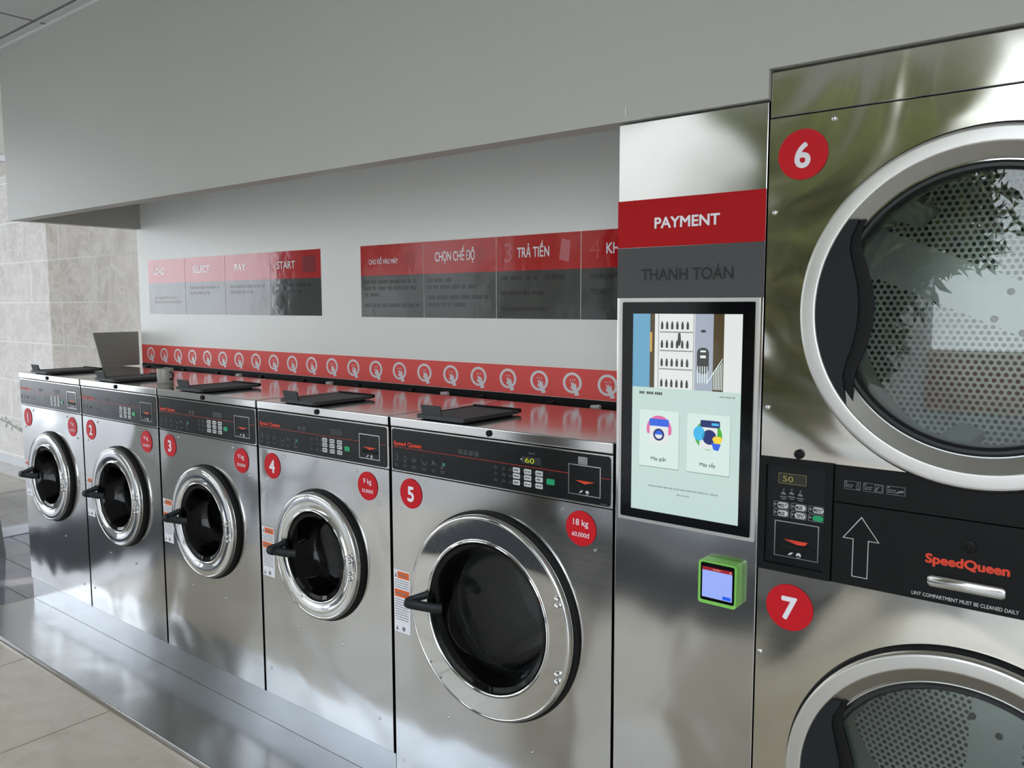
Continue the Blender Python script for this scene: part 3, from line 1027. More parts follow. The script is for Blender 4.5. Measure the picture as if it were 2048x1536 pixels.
    bmesh.ops.recalc_face_normals(bm, faces=bm.faces)
    obj('lid_rim', bm, M['lid'], dl)
    bm = bmesh.new()
    box(bm, lcx - 0.088, lcx + 0.088, 0.030, 0.230, ZT + 0.0003, z0 + 0.0032)
    obj('lid_base', bm, M['rubber'], dl)
    bm = bmesh.new()
    box(bm, lcx - 0.066, lcx + 0.010, 0.006, 0.012, z0 + 0.0128, z0 + 0.044, 0.0015)
    for v in bm.verts:
        v.co.y -= (v.co.z - z0 - 0.0128) * 0.25
    obj('lid_tab', bm, M['lid'], dl)
    bm = bmesh.new()
    tube(bm, [(lcx - 0.0925, 0.264, z0 + 0.0115), (lcx + 0.0925, 0.264, z0 + 0.0115)], 0.0065, 12)
    obj('lid_hinge', bm, M['rubber'], dl, True)
    # water inlets at the rear
    for q in (0.16, 0.34, 0.52):
        bm = bmesh.new()
        tube(bm, [(L + q, D, ZT - 0.05), (L + q, D + 0.03, ZT - 0.045), (L + q, D + 0.050, ZT - 0.025), (L + q, D + 0.055, ZT - 0.004), (L + q + 0.03, D + 0.055, ZT - 0.002)], 0.0085, 10)
        obj('inlet_hose', bm, M['rubber'] if q != 0.34 else M['offwhite'], root, True)
    return root

M['chp'] = plain('charcoal_print', srgb(48, 47, 49), 0.12)
M['teal'] = plain('teal_print', srgb(50, 130, 110), 0.4)
washer(1, 'washer with red sticker 1, farthest left, at the open end of the row')
washer(2, 'washer with red sticker 2, small mug standing on its steel top')
washer(3, 'washer with red sticker 3, middle of the five')
washer(4, 'washer with red sticker 4, just left of the larger 18 kg washer')
washer(5, 'wide 18 kg washer with red sticker 5, largest round door, beside the payment kiosk')

# ------------------------------------------------------------------ payment kiosk
KX0, KX1 = 0.7765, 1.1300
kiosk = thing('payment_kiosk', 'tall brushed steel payment kiosk with touch screen, between washer 5 and the dryer stack', 'payment kiosk', ((KX0 + KX1) / 2, 0.3, FZ))
obj('cabinet', B(KX0, KX1, 0.0, 0.605, FZ, 1.8485, 0.002), M['steel_kiosk'], kiosk)
s = obj('payment_sign', B(KX0 + 0.0005, KX1 - 0.0005, -0.0012, -0.0001, 1.5675, 1.6745), M['red_pay'], kiosk)
obj('lettering', T('PAYMENT', 0.951, 1.6085, -0.0013, h=0.0245, w=0.155, bold=0.028), M['white'], s)
s = obj('payment_sign', B(KX0 + 0.0005, KX1 - 0.0005, -0.0012, -0.0001, 1.4520, 1.5670), M['grey_pay'], kiosk)
obj('lettering', T('THANH TOÁN', 0.9515, 1.4925, -0.0013, h=0.0265, w=0.221, bold=0.022), M['blackprint'], s)
bm = bmesh.new()
frame_line(bm, 0.786, 1.1225, 0.9285, 1.4515, 0.0085, -0.0035, -0.0001)
obj('screen_frame', bm, M['steel_ring'], kiosk)
bm = bmesh.new()
rrect(bm, 0.7945, 1.1145, 0.9370, 1.4430, 0.004, -0.0060, -0.0001)
screen = obj('screen', bm, M['bezel'], kiosk)
S = {k: emit('screen_' + k, c, 0.84) for k, c in dict(
    pale=srgb(178, 200, 194), card=srgb(196, 214, 208), pale2=srgb(206, 220, 218), blue=srgb(96, 150, 180), white=srgb(208, 212, 210),
    silver=srgb(150, 158, 172), dark=srgb(52, 54, 56), brown=srgb(70, 58, 34), red=srgb(96, 30, 26), amber=srgb(186, 150, 70),
    pink=srgb(205, 100, 150), navy=srgb(24, 36, 96), royal=srgb(42, 90, 205), cyan=srgb(60, 168, 214), green=srgb(64, 160, 40), yellow=srgb(230, 195, 50),
    text=srgb(60, 64, 66), faint=srgb(130, 140, 138), shelf=srgb(128, 130, 130)).items()}
y0 = -0.0062
def sp(name, key, fn):
    bm = bmesh.new()
    fn(bm)
    return obj(name, bm, S[key], screen)
DX0, DX1, DZ0, DZ1, DS = 0.8235, 1.0880, 0.9590, 1.4165, 1.2480
def rect(x0, x1, z0, z1, lv=0):
    return lambda bm: flat(bm, x0, x1, z0, z1, y0 - 0.0004 * lv)
sp('display_page', 'pale', rect(DX0, DX1, DZ0, DS))
# picture at the top: a white cabinet with shelves of dark bottles
sp('display_picture', 'blue', rect(DX0, 0.8680, DS, DZ1))
sp('display_picture', 'brown', rect(0.8680, 0.8800, DS, DZ1))
sp('display_picture', 'white', rect(0.8800, 0.9790, DS, DZ1))
sp('display_picture', 'silver', rect(0.9790, 1.0225, DS, DZ1))
sp('display_picture', 'brown', rect(1.0225, 1.0470, DS, DZ1))
sp('display_picture', 'white', rect(1.0470, DX1, DS, DZ1))
sp('display_picture', 'amber', lambda bm: flat(bm, 0.8680, 0.8735, 1.33, 1.375, y0 - 0.0004))
def shelves(bm):
    for z in (1.3765, 1.3345, 1.2930):
        flat(bm, 0.8925, 0.9745, z - 0.0022, z + 0.0005, y0 - 0.0004)
    flat(bm, 0.8890, 0.8905, DS, DZ1, y0 - 0.0004)
    flat(bm, 0.9755, 0.9770, DS, DZ1, y0 - 0.0004)
sp('display_shelves', 'shelf', shelves)
def bottles(bm):
    for r_, z in enumerate((1.3790, 1.3370, 1.2955, 1.2485)):
        for i in range(6):
            x = 0.8985 + i * 0.0126
            prism(bm, [(x - 0.0028, z + 0.003), (x + 0.0028, z + 0.003), (x + 0.0030, z + 0.013), (x + 0.0012, z + 0.0205), (x - 0.0012, z + 0.0205), (x - 0.0030, z + 0.013)], y0 - 0.0009, y0 - 0.0005)
sp('display_bottles', 'dark', bottles)
def falling(bm):
    prism(bm, [(0.9370, 1.349), (0.9425, 1.344), (0.9460, 1.355), (0.9440, 1.374), (0.9385, 1.374)], y0 - 0.0009, y0 - 0.0005)
sp('display_bottle', 'dark', falling)
def keypad(bm):
    prism(bm, circle_pts(0.9990, 1.3790, 0.0062, 0.0032, 20), y0 - 0.0008, y0 - 0.0004)
    rrect(bm, 0.9850, 1.0130, 1.2850, 1.3430, 0.012, y0 - 0.0008, y0 - 0.0004)
sp('display_keypad', 'dark', keypad)
def keypad2(bm):
    flat(bm, 0.9930, 1.0060, 1.333, 1.337, y0 - 0.0009)
    flat(bm, 0.9930, 1.0060, 1.320, 1.326, y0 - 0.0009)
    for i in range(5):
        flat(bm, 0.9865 + i * 0.0055, 0.9885 + i * 0.0055, 1.265, 1.302, y0 - 0.0009)
    prism(bm, [(1.0080, 1.262), (1.0450, 1.318), (1.0450, 1.321), (1.0080, 1.266)], y0 - 0.0009, y0 - 0.0004)
    for i in range(6):
        flat(bm, 1.0245 + i * 0.0037, 1.0262 + i * 0.0037, 1.252, 1.290 + i * 0.0045, y0 - 0.0006)
sp('display_detail', 'pale2', keypad2)
# two choice cards
for cx0, cx1 in ((0.8440, 0.9445), (0.9645, 1.0660)):
    sp('display_shadow', 'faint', lambda bm: rrect(bm, cx0 - 0.0003, cx1 + 0.0008, 1.0628, 1.1955, 0.003, y0 - 0.0005, y0 - 0.0003))
    sp('display_card', 'card', lambda bm: rrect(bm, cx0, cx1, 1.0645, 1.1960, 0.003, y0 - 0.0008, y0 - 0.0003))
yc = y0 - 0.0008
ic, iz, ir = 0.8945, 1.1525, 0.0318
sp('display_icon', 'pink', lambda bm: prism(bm, circle_pts(ic, iz, ir, n=40, a0=-0.35, a1=PI + 0.35), yc - 0.0003, yc))
sp('display_icon', 'royal', lambda bm: rrect(bm, ic - 0.0245, ic + 0.0245, 1.1600, 1.1765, 0.002, yc - 0.0009, yc))
sp('display_icon', 'white', lambda bm: rrect(bm, ic - 0.0235, ic + 0.0235, 1.1200, 1.1605, 0.002, yc - 0.0007, yc))
sp('display_icon', 'navy', lambda bm: band(bm, circle_pts(ic, 1.1405, 0.0140, n=32), circle_pts(ic, 1.1405, 0.0095, n=32), yc - 0.0012, yc - 0.0007))
sp('display_icon', 'royal', lambda bm: prism(bm, circle_pts(ic, 1.1405, 0.0095, n=24, a0=0, a1=PI), yc - 0.0010, yc - 0.0007))
ic2, iz2 = 1.0155, 1.1500
sp('display_icon', 'green', lambda bm: prism(bm, circle_pts(ic2, iz2, 0.0325, n=40), yc - 0.0003, yc))
sp('display_icon', 'white', lambda bm: rrect(bm, ic2 - 0.0205, ic2 + 0.0215, 1.1190, 1.1700, 0.003, yc - 0.0006, yc))
sp('display_icon', 'cyan', lambda bm: prism(bm, circle_pts(ic2 - 0.0215, iz2 + 0.003, 0.0135, 0.0165, 28), yc - 0.0009, yc))
sp('display_icon', 'navy', lambda bm: (rrect(bm, ic2 - 0.0185, ic2 + 0.0270, 1.1680, 1.1835, 0.003, yc - 0.0009, yc), prism(bm, circle_pts(ic2 + 0.003, 1.1465, 0.0165, n=32), yc - 0.0009, yc)) and None)
sp('display_icon', 'cyan', lambda bm: flat(bm, ic2 + 0.008, ic2 + 0.0245, 1.1730, 1.1785, yc - 0.0010))
sp('display_icon', 'yellow', lambda bm: prism(bm, [(ic2 + 0.010, 1.144), (ic2 + 0.016, 1.150), (ic2 + 0.022, 1.149), (ic2 + 0.028, 1.150), (ic2 + 0.034, 1.143), (ic2 + 0.030, 1.140), (ic2 + 0.029, 1.134), (ic2 + 0.015, 1.134)], yc - 0.0014, yc))
sp('display_icon', 'royal', lambda bm: prism(bm, [(ic2 + 0.008, 1.136), (ic2 + 0.030, 1.133), (ic2 + 0.024, 1.118), (ic2 + 0.013, 1.120)], yc - 0.0012, yc))
obj('display_lettering', T('Máy giặt', 0.8945, 1.0805, yc - 0.0002, h=0.0078, w=0.0385, bold=0.015), S['text'], screen)
obj('display_lettering', T('Máy sấy', 1.0155, 1.0805, yc - 0.0002, h=0.0078, w=0.0375, bold=0.015), S['text'], screen)
bm = bmesh.new()
add_text(bm, 'Tên chi tiết & PRO', 0.8425, 1.2330, y0 - 0.0004, h=0.0062, w=0.062, align='l', bold=0.01) if False else word_bars(bm, 0.8425, 0.9050, 1.2350, 0.0062, y0 - 0.0004, 41)
obj('display_lettering', bm, S['text'], screen)
bm = bmesh.new()
word_bars(bm, 1.0400, 1.0750, 1.2370, 0.0035, y0 - 0.0004, 42)
word_bars(bm, 0.8690, 1.0430, 1.0190, 0.0034, y0 - 0.0004, 43)
word_bars(bm, 0.9420, 0.9720, 1.0060, 0.0034, y0 - 0.0004, 44)
obj('display_lettering', bm, S['faint'], screen)

# handheld payment terminal in a green case, fixed to the kiosk
term = thing('payment_terminal', 'small touch-screen payment terminal in a bright green case on the kiosk front', 'payment terminal', (1.056, -0.001, 0.775))
TX0, TX1, TZ0, TZ1 = 1.0120, 1.0985, 0.7820, 0.8765
bm = bmesh.new()
prof = [(0.0, -0.0006), (0.0, -0.010), (-0.003, -0.024), (-0.006, -0.029)]
rings = []
for ins, y in prof:
    rings.append([bm.verts.new((p[0], y, p[1])) for p in rrect_pts(TX0 - ins * 0 - 0.001 - ins * -0.3, TX1 + 0.001 + ins * 0.3, TZ0 - 0.001 - ins * 0.3 * -1, TZ1 + 0.001 + ins * 0.3, 0.007, 5)])
n = len(rings[0])
for a_, b_ in zip(rings, rings[1:]):
    for i in range(n):
        j = (i + 1) % n
        bm.faces.new((a_[i], a_[j], b_[j], b_[i]))
bm.faces.new(rings[-1]); bm.faces.new(rings[0][::-1])
bmesh.ops.recalc_face_normals(bm, faces=bm.faces)
obj('case', bm, M['green_case'], term, True)
bm = bmesh.new()
rrect(bm, TX0 + 0.0035, TX1 - 0.005, TZ0 + 0.0055, TZ1 - 0.0045, 0.004, -0.0305, -0.0288)
ts = obj('screen', bm, M['bezel'], term)
E1 = emit('terminal_page', srgb(132, 150, 214), 1.0)
E2 = emit('terminal_red', srgb(130, 24, 40), 1.0)
E3 = emit('terminal_blue', srgb(30, 78, 200), 1.0)
ax0, ax1, az0, az1 = TX0 + 0.0075, TX1 - 0.0095, TZ0 + 0.0125, TZ1 - 0.0135
obj('display_page', flat(bmesh.new(), ax0, ax1, az0, az1 - 0.0075, -0.0306), E1, ts)
obj('display_bar', flat(bmesh.new(), ax0, ax1, az1 - 0.0075, az1, -0.0306), E2, ts)
bm = bmesh.new()
rrect(bm, ax1 - 0.022, ax1 - 0.002, az0 + 0.002, az0 + 0.0095, 0.003, -0.0311, -0.0307)
obj('display_button', bm, E3, ts)
bm = bmesh.new()
word_bars(bm, ax0 + 0.025, ax0 + 0.045, az1 - 0.0037, 0.0022, -0.0310, 9)
flat(bm, ax1 - 0.006, ax1 - 0.002, az1 - 0.0055, az1 - 0.002, -0.0310)
obj('display_lettering', bm, emit('terminal_text', srgb(200, 150, 120), 0.8), ts)

# ------------------------------------------------------------------ stacked dryer
DXL, DXR = 1.1335, 1.9335
dry = thing('stacked_dryer', 'tall stainless steel double dryer, red stickers 6 above and 7 below, right of the kiosk', 'tumble dryer', ((DXL + DXR) / 2, 0.3, FZ))
DCX = 1.535
DR = 0.322
bm = bmesh.new()
t = 0.004
box(bm, DXL, DXL + t, 0.004, 0.61, FZ + 0.03, 1.904)
box(bm, DXR - t, DXR, 0.004, 0.61, FZ + 0.03, 1.904)
box(bm, DXL + t, DXR - t, 0.606, 0.61, FZ + 0.03, 1.904)
box(bm, DXL + t, DXR - t, 0.004, 0.606, 1.90, 1.904)
box(bm, DXL + t, DXR - t, 0.004, 0.606, FZ, FZ + 0.03)
obj('cabinet', bm, M['steel_dryer'], dry)
obj('top_panel', B(DXL, DXR, 0.0, 0.02, 1.8145, 1.905, 0.002), M['steel_dryer'], dry)
bm = bmesh.new()
plate_hole(bm, DXL, DXR, 1.1180, 1.8120, DCX, 1.425, DR - 0.012, 0.0, 0.018)
up_panel = obj('front_panel', bm, M['steel_dryer'], dry)
bm = bmesh.new()
plate_hole(bm, DXL, DXR, FZ + 0.06, 0.8760, DCX, 0.470, DR - 0.012, 0.0, 0.018)
obj('front_panel', bm, M['steel_dryer'], dry)
# thin seal line between the panels
bm = bmesh.new()
box(bm, DXL + 0.001, DXR - 0.001, 0.003, 0.015, 1.8118, 1.8147)
obj('seam_strip', bm, M['rubber'], dry)

def dryer_door(cz):
    bm = bmesh.new()
    lathe(bm, DCX, cz, [(DR - 0.006, -0.004), (DR - 0.001, -0.010), (DR - 0.001, -0.024), (DR - 0.004, -0.029), (DR - 0.007, -0.030),
                        (DR - 0.0085, -0.0301), (0.2935, -0.0301), (0.292, -0.030), (0.290, -0.029), (0.288, -0.026)], 128)
    door = obj('door', bm, M['steel_ring'], dry, True)
    bm = bmesh.new()
    lathe(bm, DCX, cz, [(DR - 0.03, 0.0), (DR + 0.004, 0.0), (DR + 0.0055, -0.004), (DR + 0.004, -0.008), (DR - 0.03, -0.009)], 128)
    obj('door_gasket', bm, M['rubber'], door, True)
    bm = bmesh.new()
    lathe(bm, DCX, cz, [(0.289, -0.0275), (0.262, -0.012)], 128)
    obj('inner_bevel', bm, M['steel_dull'], door, True)
    bm = bmesh.new()
    lathe(bm, DCX, cz, [(0.2632, -0.013), (0.2628, -0.0150), (0.2606, -0.0150), (0.2600, -0.013)], 128)
    obj('bright_rim', bm, M['chrome'], door, True)
    bm = bmesh.new()
    lathe(bm, DCX, cz, [(0.2602, -0.0125), (0.256, -0.0165), (0.250, -0.0165), (0.246, -0.0105), (0.244, -0.006), (0.244, 0.03)], 128)
    obj('glass_seal', bm, M['black'], door, True)
    bm = bmesh.new()
    prism(bm, circle_pts(DCX, cz, 0.245, n=96), -0.0085, -0.0045)
    obj('door_glass', bm, M['dryer_glass'], door)
    # scooped hand grip on the left of the ring
    wav = [(-0.213, 0.172), (-0.227, 0.140), (-0.229, 0.116), (-0.220, 0.080), (-0.212, 0.045), (-0.209, 0.010), (-0.211, -0.030), (-0.219, -0.070), (-0.230, -0.105), (-0.234, -0.128), (-0.230, -0.150), (-0.224, -0.182)]
    a0 = math.atan2(0.172, -0.213)
    a1 = math.atan2(-0.182, -0.224) + 2 * PI
    arc = [(0.2885 * math.cos(a0 + (a1 - a0) * i / 40), 0.2885 * math.sin(a0 + (a1 - a0) * i / 40)) for i in range(41)]
    bm = bmesh.new()
    prism(bm, [(DCX + a, cz + b_) for a, b_ in arc[1:-1] + wav[::-1]], -0.0285, -0.0215)
    obj('hand_grip', bm, M['darkgrey'], door)
    w2 = [(a + 0.0015 + 0.025 * math.sin(PI * (0.12 + 0.76 * i / (len(wav) - 1))), b_) for i, (a, b_) in enumerate(wav)]
    bm = bmesh.new()
    prism(bm, [(DCX + a - 0.010, cz + b_) for a, b_ in wav] + [(DCX + a, cz + b_) for a, b_ in w2[::-1]], -0.0205, -0.0125)
    obj('grip_recess', bm, M['rubber'], door)
    return door

dryer_door(1.425)
dryer_door(0.470)
def dryer_drum(cz, rot):
    bm = bmesh.new()
    lathe(bm, DCX, cz, [(0.250, 0.032), (0.345, 0.034), (0.345, 0.50)], 96)
    d = obj('drum', bm, M['galv'], dry, True)
    bm = bmesh.new()
    lathe(bm, DCX, cz, [(0.345, 0.498), (0, 0.5)], 96, uv=True)
    lay = bm.loops.layers.uv.verify()
    c, s_ = math.cos(rot), math.sin(rot)
    for f in bm.faces:
        for lp in f.loops:
            u, v = lp[lay].uv
            lp[lay].uv = (u * c - v * s_, u * s_ + v * c)
    obj('drum_back', bm, M['drum_back'], d)
    for a_ in (0.3, 0.3 + 2 * PI / 3, 0.3 + 4 * PI / 3):
        bm = bmesh.new()
        box(bm, -0.03, 0.03, 0.06, 0.49, 0, 0.06, 0.01)
        mt = Matrix.Translation((DCX, 0, cz)) @ Matrix.Rotation(a_ + rot, 4, 'Y') @ Matrix.Translation((0, 0, -0.344))
        bmesh.ops.transform(bm, matrix=mt, verts=bm.verts)
        obj('drum_baffle', bm, M['galv'], d, True)
    for bx, bz in ((-0.023, 0.040), (-0.0535, -0.0225), (0.004, -0.054), (0.06, 0.02)):
        bm = bmesh.new()
        lathe(bm, DCX + bx, cz + bz, [(0.008, 0.497), (0.008, 0.492), (0.005, 0.490), (0.003, 0.4925), (0, 0.4925)], 18)
        obj('drum_bolt', bm, M['dark'], d, True)
dryer_drum(1.425, 0.0)
dryer_drum(0.470, 1.2)

# black control box on the left and lint drawer on the right
cp = None
bm = bmesh.new()
frame_line(bm, 1.1320, 1.2850, 0.8765, 1.1180, 0.0155, -0.006, 0.004)
cp = obj('control_panel', bm, M['dface'], dry)
y = -0.0005
obj('control_face', B(1.1474, 1.2696, y, 0.004, 0.8920, 1.1026), M['face'], cp)
bm = bmesh.new()
frame_line(bm, 1.1725, 1.2305, 1.0645, 1.0870, 0.0011, y - 0.0005, y)
obj('display_outline', bm, plain('olive_print', srgb(126, 118, 70), 0.5), cp)
obj('display', flat(bmesh.new(), 1.1740, 1.2290, 1.0660, 1.0855, y), plain('display_off', srgb(34, 34, 22), 0.3), cp)
obj('display_digits', T('50', 1.1925, 1.0695, y - 0.0004, h=0.0125, w=0.022), emit('dryer_digits', (0.20, 0.17, 0.04, 1), 0.9), cp)
for px, pz in ((1.184, 1.044), (1.201, 1.046), (1.219, 1.045)):
    bm = bmesh.new()
    flat(bm, px - 0.0015, px + 0.0015, pz + 0.006, pz + 0.009, y)
    prism(bm, [(px - 0.006, pz - 0.002), (px - 0.002, pz + 0.004), (px + 0.005, pz), (px + 0.004, pz - 0.003)], y - 0.0003, y)
    flat(bm, px - 0.008, px + 0.007, pz - 0.0085, pz - 0.0065, y)
    flat(bm, px - 0.004, px + 0.005, pz - 0.0125, pz - 0.0105, y)
    obj('pictogram', bm, M['greyprint'], cp)
bm = bmesh.new()
for i, px in enumerate((1.180, 1.2165, 1.2530)):
    for pz in (1.0185, 1.0015):
        band(bm, rrect_pts(px - 0.0165, px + 0.0165, pz - 0.0076, pz + 0.0076, 0.003, 3), rrect_pts(px - 0.0155, px + 0.0155, pz - 0.0066, pz + 0.0066, 0.003, 3), y - 0.0005, y)
        flat(bm, px - 0.0145, px - 0.0105, pz - 0.002, pz + 0.003, y)
obj('key_outline', bm, M['greyprint'], cp)
for i, px in enumerate((1.180, 1.2165, 1.2530)):
    for j, pz in enumerate((1.0185, 1.0015)):
        g = i == 2 and j == 1
        bm = bmesh.new()
        rrect(bm, px - 0.0075, px + 0.0145, pz - 0.0058, pz + 0.0058, 0.0052, y - 0.0016, y)
        o = obj('start_key' if g else 'key', bm, M['green_key'] if g else M['key'], cp)
bm = bmesh.new()
for i, px in enumerate((1.180, 1.2165, 1.2530)):
    for j, pz in enumerate((1.0185, 1.0015)):
        if not (i == 2 and j == 1):
            word_bars(bm, px - 0.004, px + 0.012, pz + 0.0015, 0.0028, y - 0.0017, i + j)
            word_bars(bm, px - 0.002, px + 0.010, pz - 0.0025, 0.0028, y - 0.0017, 5 + i + j)
            if j == 0 or i == 0:
                prism(bm, circle_pts(px - 0.004, pz, 0.0026, n=12), y - 0.0021, y - 0.0017)
obj('key_lettering', bm, M['blackprint'], cp)
bm = bmesh.new()
frame_line(bm, 1.1675, 1.2595, 0.9095, 0.9855, 0.0019, y - 0.0016, y)
obj('card_reader_frame', bm, M['bolt'], cp)
bm = bmesh.new()
prism(bm, [(1.187, 0.9470), (1.238, 0.9470), (1.231, 0.9395), (1.216, 0.9385)], y - 0.0006, y)
obj('card_arrow', bm, M['logo'], cp)
obj('card_slot', B(1.178, 1.247, y - 0.0012, y, 0.9275, 0.9365), M['rubber'], cp)
bm = bmesh.new()
prism(bm, [(1.196, 0.914), (1.202, 0.9205), (1.208, 0.921), (1.203, 0.9155)], y - 0.0003, y)
prism(bm, circle_pts(1.219, 0.917, 0.0052, n=16), y - 0.0003, y)
flat(bm, 1.216, 1.2215, 0.9105, 0.916, y)
obj('card_symbol', bm, M['offwhite'], cp)

lint = obj('lint_drawer', B(1.2865, DXR - 0.001, -0.004, 0.012, 0.8765, 1.0415, 0.002), M['dface'], dry)
y = -0.0042
ar = [(1.3415, 1.020), (1.3065, 0.9722), (1.3265, 0.9722), (1.3265, 0.8965), (1.3565, 0.8965), (1.3565, 0.9722), (1.3765, 0.9722)]
cxa, cza = 1.3415, 0.958
inn = [(1.3415, 1.0170), (1.3092, 0.9736), (1.3279, 0.9736), (1.3279, 0.8979), (1.3551, 0.8979), (1.3551, 0.9736), (1.3738, 0.9736)]
bm = bmesh.new()
band(bm, ar, inn, y - 0.0004, y)
obj('arrow_outline', bm, M['offwhite'], lint)
obj('brand_lettering', T('SpeedQueen', 1.5275, 0.9525, y, h=0.0175, w=0.136, bold=0.042), M['logo'], lint)
obj('lettering', T('LINT COMPARTMENT MUST BE CLEANED DAILY', 1.5255, 0.8855, y, h=0.0072, w=0.176, bold=0.012), M['offwhite'], lint)
bm = bmesh.new()
rrect(bm, 1.4560, 1.6005, 0.9050, 0.9330, 0.0139, y - 0.0004, y)
obj('pull_recess', bm, M['rubber'], lint)
bm = bmesh.new()
tube(bm, [(1.4650, y - 0.0025, 0.9190), (1.4700, y - 0.003, 0.9190), (1.5865, y - 0.003, 0.9190), (1.5915, y - 0.0025, 0.9190)], [0.0085, 0.0118, 0.0118, 0.0085], 20, 0.42)
obj('pull', bm, M['bolt'], lint, True)
bm = bmesh.new()
lathe(bm, 1.530, 0.995, [(0.0125, -0.004), (0.0125, -0.0065), (0.010, -0.008), (0.006, -0.008), (0.005, -0.006), (0, -0.006)], 28)
obj('drawer_lock', bm, M['rubber'], lint, True)
head = obj('instruction_panel', B(1.2865, DXR - 0.001, -0.003, 0.012, 1.0430, 1.1175, 0.001), M['dface'], dry)
y = -0.0032
for i, (a_, b_) in enumerate(((1.306, 1.337), (1.342, 1.379), (1.385, 1.418))):
    bm = bmesh.new()
    frame_line(bm, a_, b_, 1.0715, 1.0885, 0.0008, y - 0.0003, y)
    flat(bm, a_ + 0.002, a_ + 0.005, 1.084, 1.087, y)
    word_bars(bm, a_ + 0.002, a_ + 0.017, 1.0805, 0.0022, y, i)
    word_bars(bm, a_ + 0.002, a_ + 0.015, 1.0765, 0.0022, y, i + 4)
    if i == 0:
        band(bm, [(a_ + 0.022, 1.073), (a_ + 0.029, 1.073), (a_ + 0.027, 1.086), (a_ + 0.024, 1.086)], [(a_ + 0.0232, 1.074), (a_ + 0.0278, 1.074), (a_ + 0.0262, 1.085), (a_ + 0.0248, 1.085)], y - 0.0003, y)
    elif i == 1:
        frame_line(bm, a_ + 0.021, a_ + 0.035, 1.0735, 1.0865, 0.0009, y - 0.0003, y)
        prism(bm, [(a_ + 0.020, 1.074), (a_ + 0.026, 1.083), (a_ + 0.030, 1.083), (a_ + 0.028, 1.081), (a_ + 0.022, 1.073)], y - 0.0003, y)
    else:
        prism(bm, [(a_ + 0.014, 1.0735), (a_ + 0.021, 1.080), (a_ + 0.029, 1.082), (a_ + 0.031, 1.078), (a_ + 0.027, 1.0775), (a_ + 0.022, 1.0765)], y - 0.0003, y)
    obj('instruction_symbol', bm, M['greyprint'], head)
bm = bmesh.new()
lathe(bm, 1.2140, 1.1300, [(0.0098, 0.0), (0.0098, -0.005), (0.008, -0.0068), (0.004, -0.0068), (0.0035, -0.005), (0, -0.005)], 28)
obj('lock_knob', bm, M['rubber'], dry, True)
sticker('number_sticker', 1.2020, 1.7350, 0.0495, [('6', -0.0245, 0.049, 0.03)], dry)
sticker('number_sticker', 1.2035, 0.8020, 0.0495, [('7', -0.0245, 0.049, 0.03)], dry)
screws([(1.2605, 1.7975), (1.1480, 1.6250), (1.1450, 1.2225), (1.1430, 0.6900)], dry, 0.0, 0.0058)

# ------------------------------------------------------------------ posters and strip on the back wall
YW = YB - 0.0002
def poster(root, x0, x1, zs, title, ttl):
    z0, zm, z1 = zs
    p = obj('panel', B(x0, x1, YW - 0.0010, YW, z0, zm), M['grey_gloss'], root)
    h = obj('header_panel', B(x0, x1, YW - 0.0010, YW, zm, z1), M['red_gloss'], root)
    y = YW - 0.0011
    if title:
        tx, tw, th = ttl
        obj('lettering', T(title, tx, zm + 0.046, y, h=th, w=tw, bold=0.02), M['white_gloss'], h)
    return p, h
p1 = thing('instruction_sign', 'glossy red and grey sign reading LOAD, SELECT, PAY, START on the back wall', 'sign', (-1.815, YW, 1.39), 'instruction signs on the back wall')
Z3 = (1.391, 1.5565, 1.6800)
e1 = [-2.553, -2.181, -1.8175, -1.4480, -1.0840]
for i, (t_, tx, tw) in enumerate((('LOAD', -2.435, 0.115), ('SELECT', -2.025, 0.150), ('PAY', -1.685, 0.095), ('START', -1.330, 0.130))):
    p, h = poster(p1, e1[i] + 0.0015, e1[i + 1] - 0.0015, Z3, t_, (tx, tw, 0.034))
    y = YW - 0.0011
    def line(mat, x0, x1, z, h, seed):
        obj('small_lettering', word_bars(bmesh.new(), x0, x1, z, h, y, seed), mat, p)
    if i == 0:
        line(M['offwhite'], e1[i] + 0.06, e1[i] + 0.28, 1.478, 0.013, 60)
        line(M['offwhite'], e1[i] + 0.06, e1[i] + 0.33, 1.455, 0.013, 61)
    else:
        line(M['chp'], e1[i] + 0.04, e1[i + 1] - 0.05, 1.527, 0.014, 62 + i)
        line(M['chp'], e1[i] + 0.04, e1[i + 1] - 0.14, 1.500, 0.014, 66 + i)
    if i == 3:
        bm = bmesh.new()
        rrect(bm, -1.210, -1.118, 1.582, 1.655, 0.012, y - 0.0003, y)
        obj('pictogram', bm, plain('faded_red_print', srgb(140, 36, 44), 0.12), h)
p2 = thing('instruction_sign', 'glossy red and grey sign reading CHỌN CHẾ ĐỘ and TRẢ TIỀN, beside the kiosk', 'sign', (-0.1, YW, 1.385), 'instruction signs on the back wall')
M['pinkish'] = plain('faded_pink_print', srgb(205, 112, 118), 0.12)
e2 = [-0.8275, -0.4645, -0.1005, 0.2630, 0.6250]
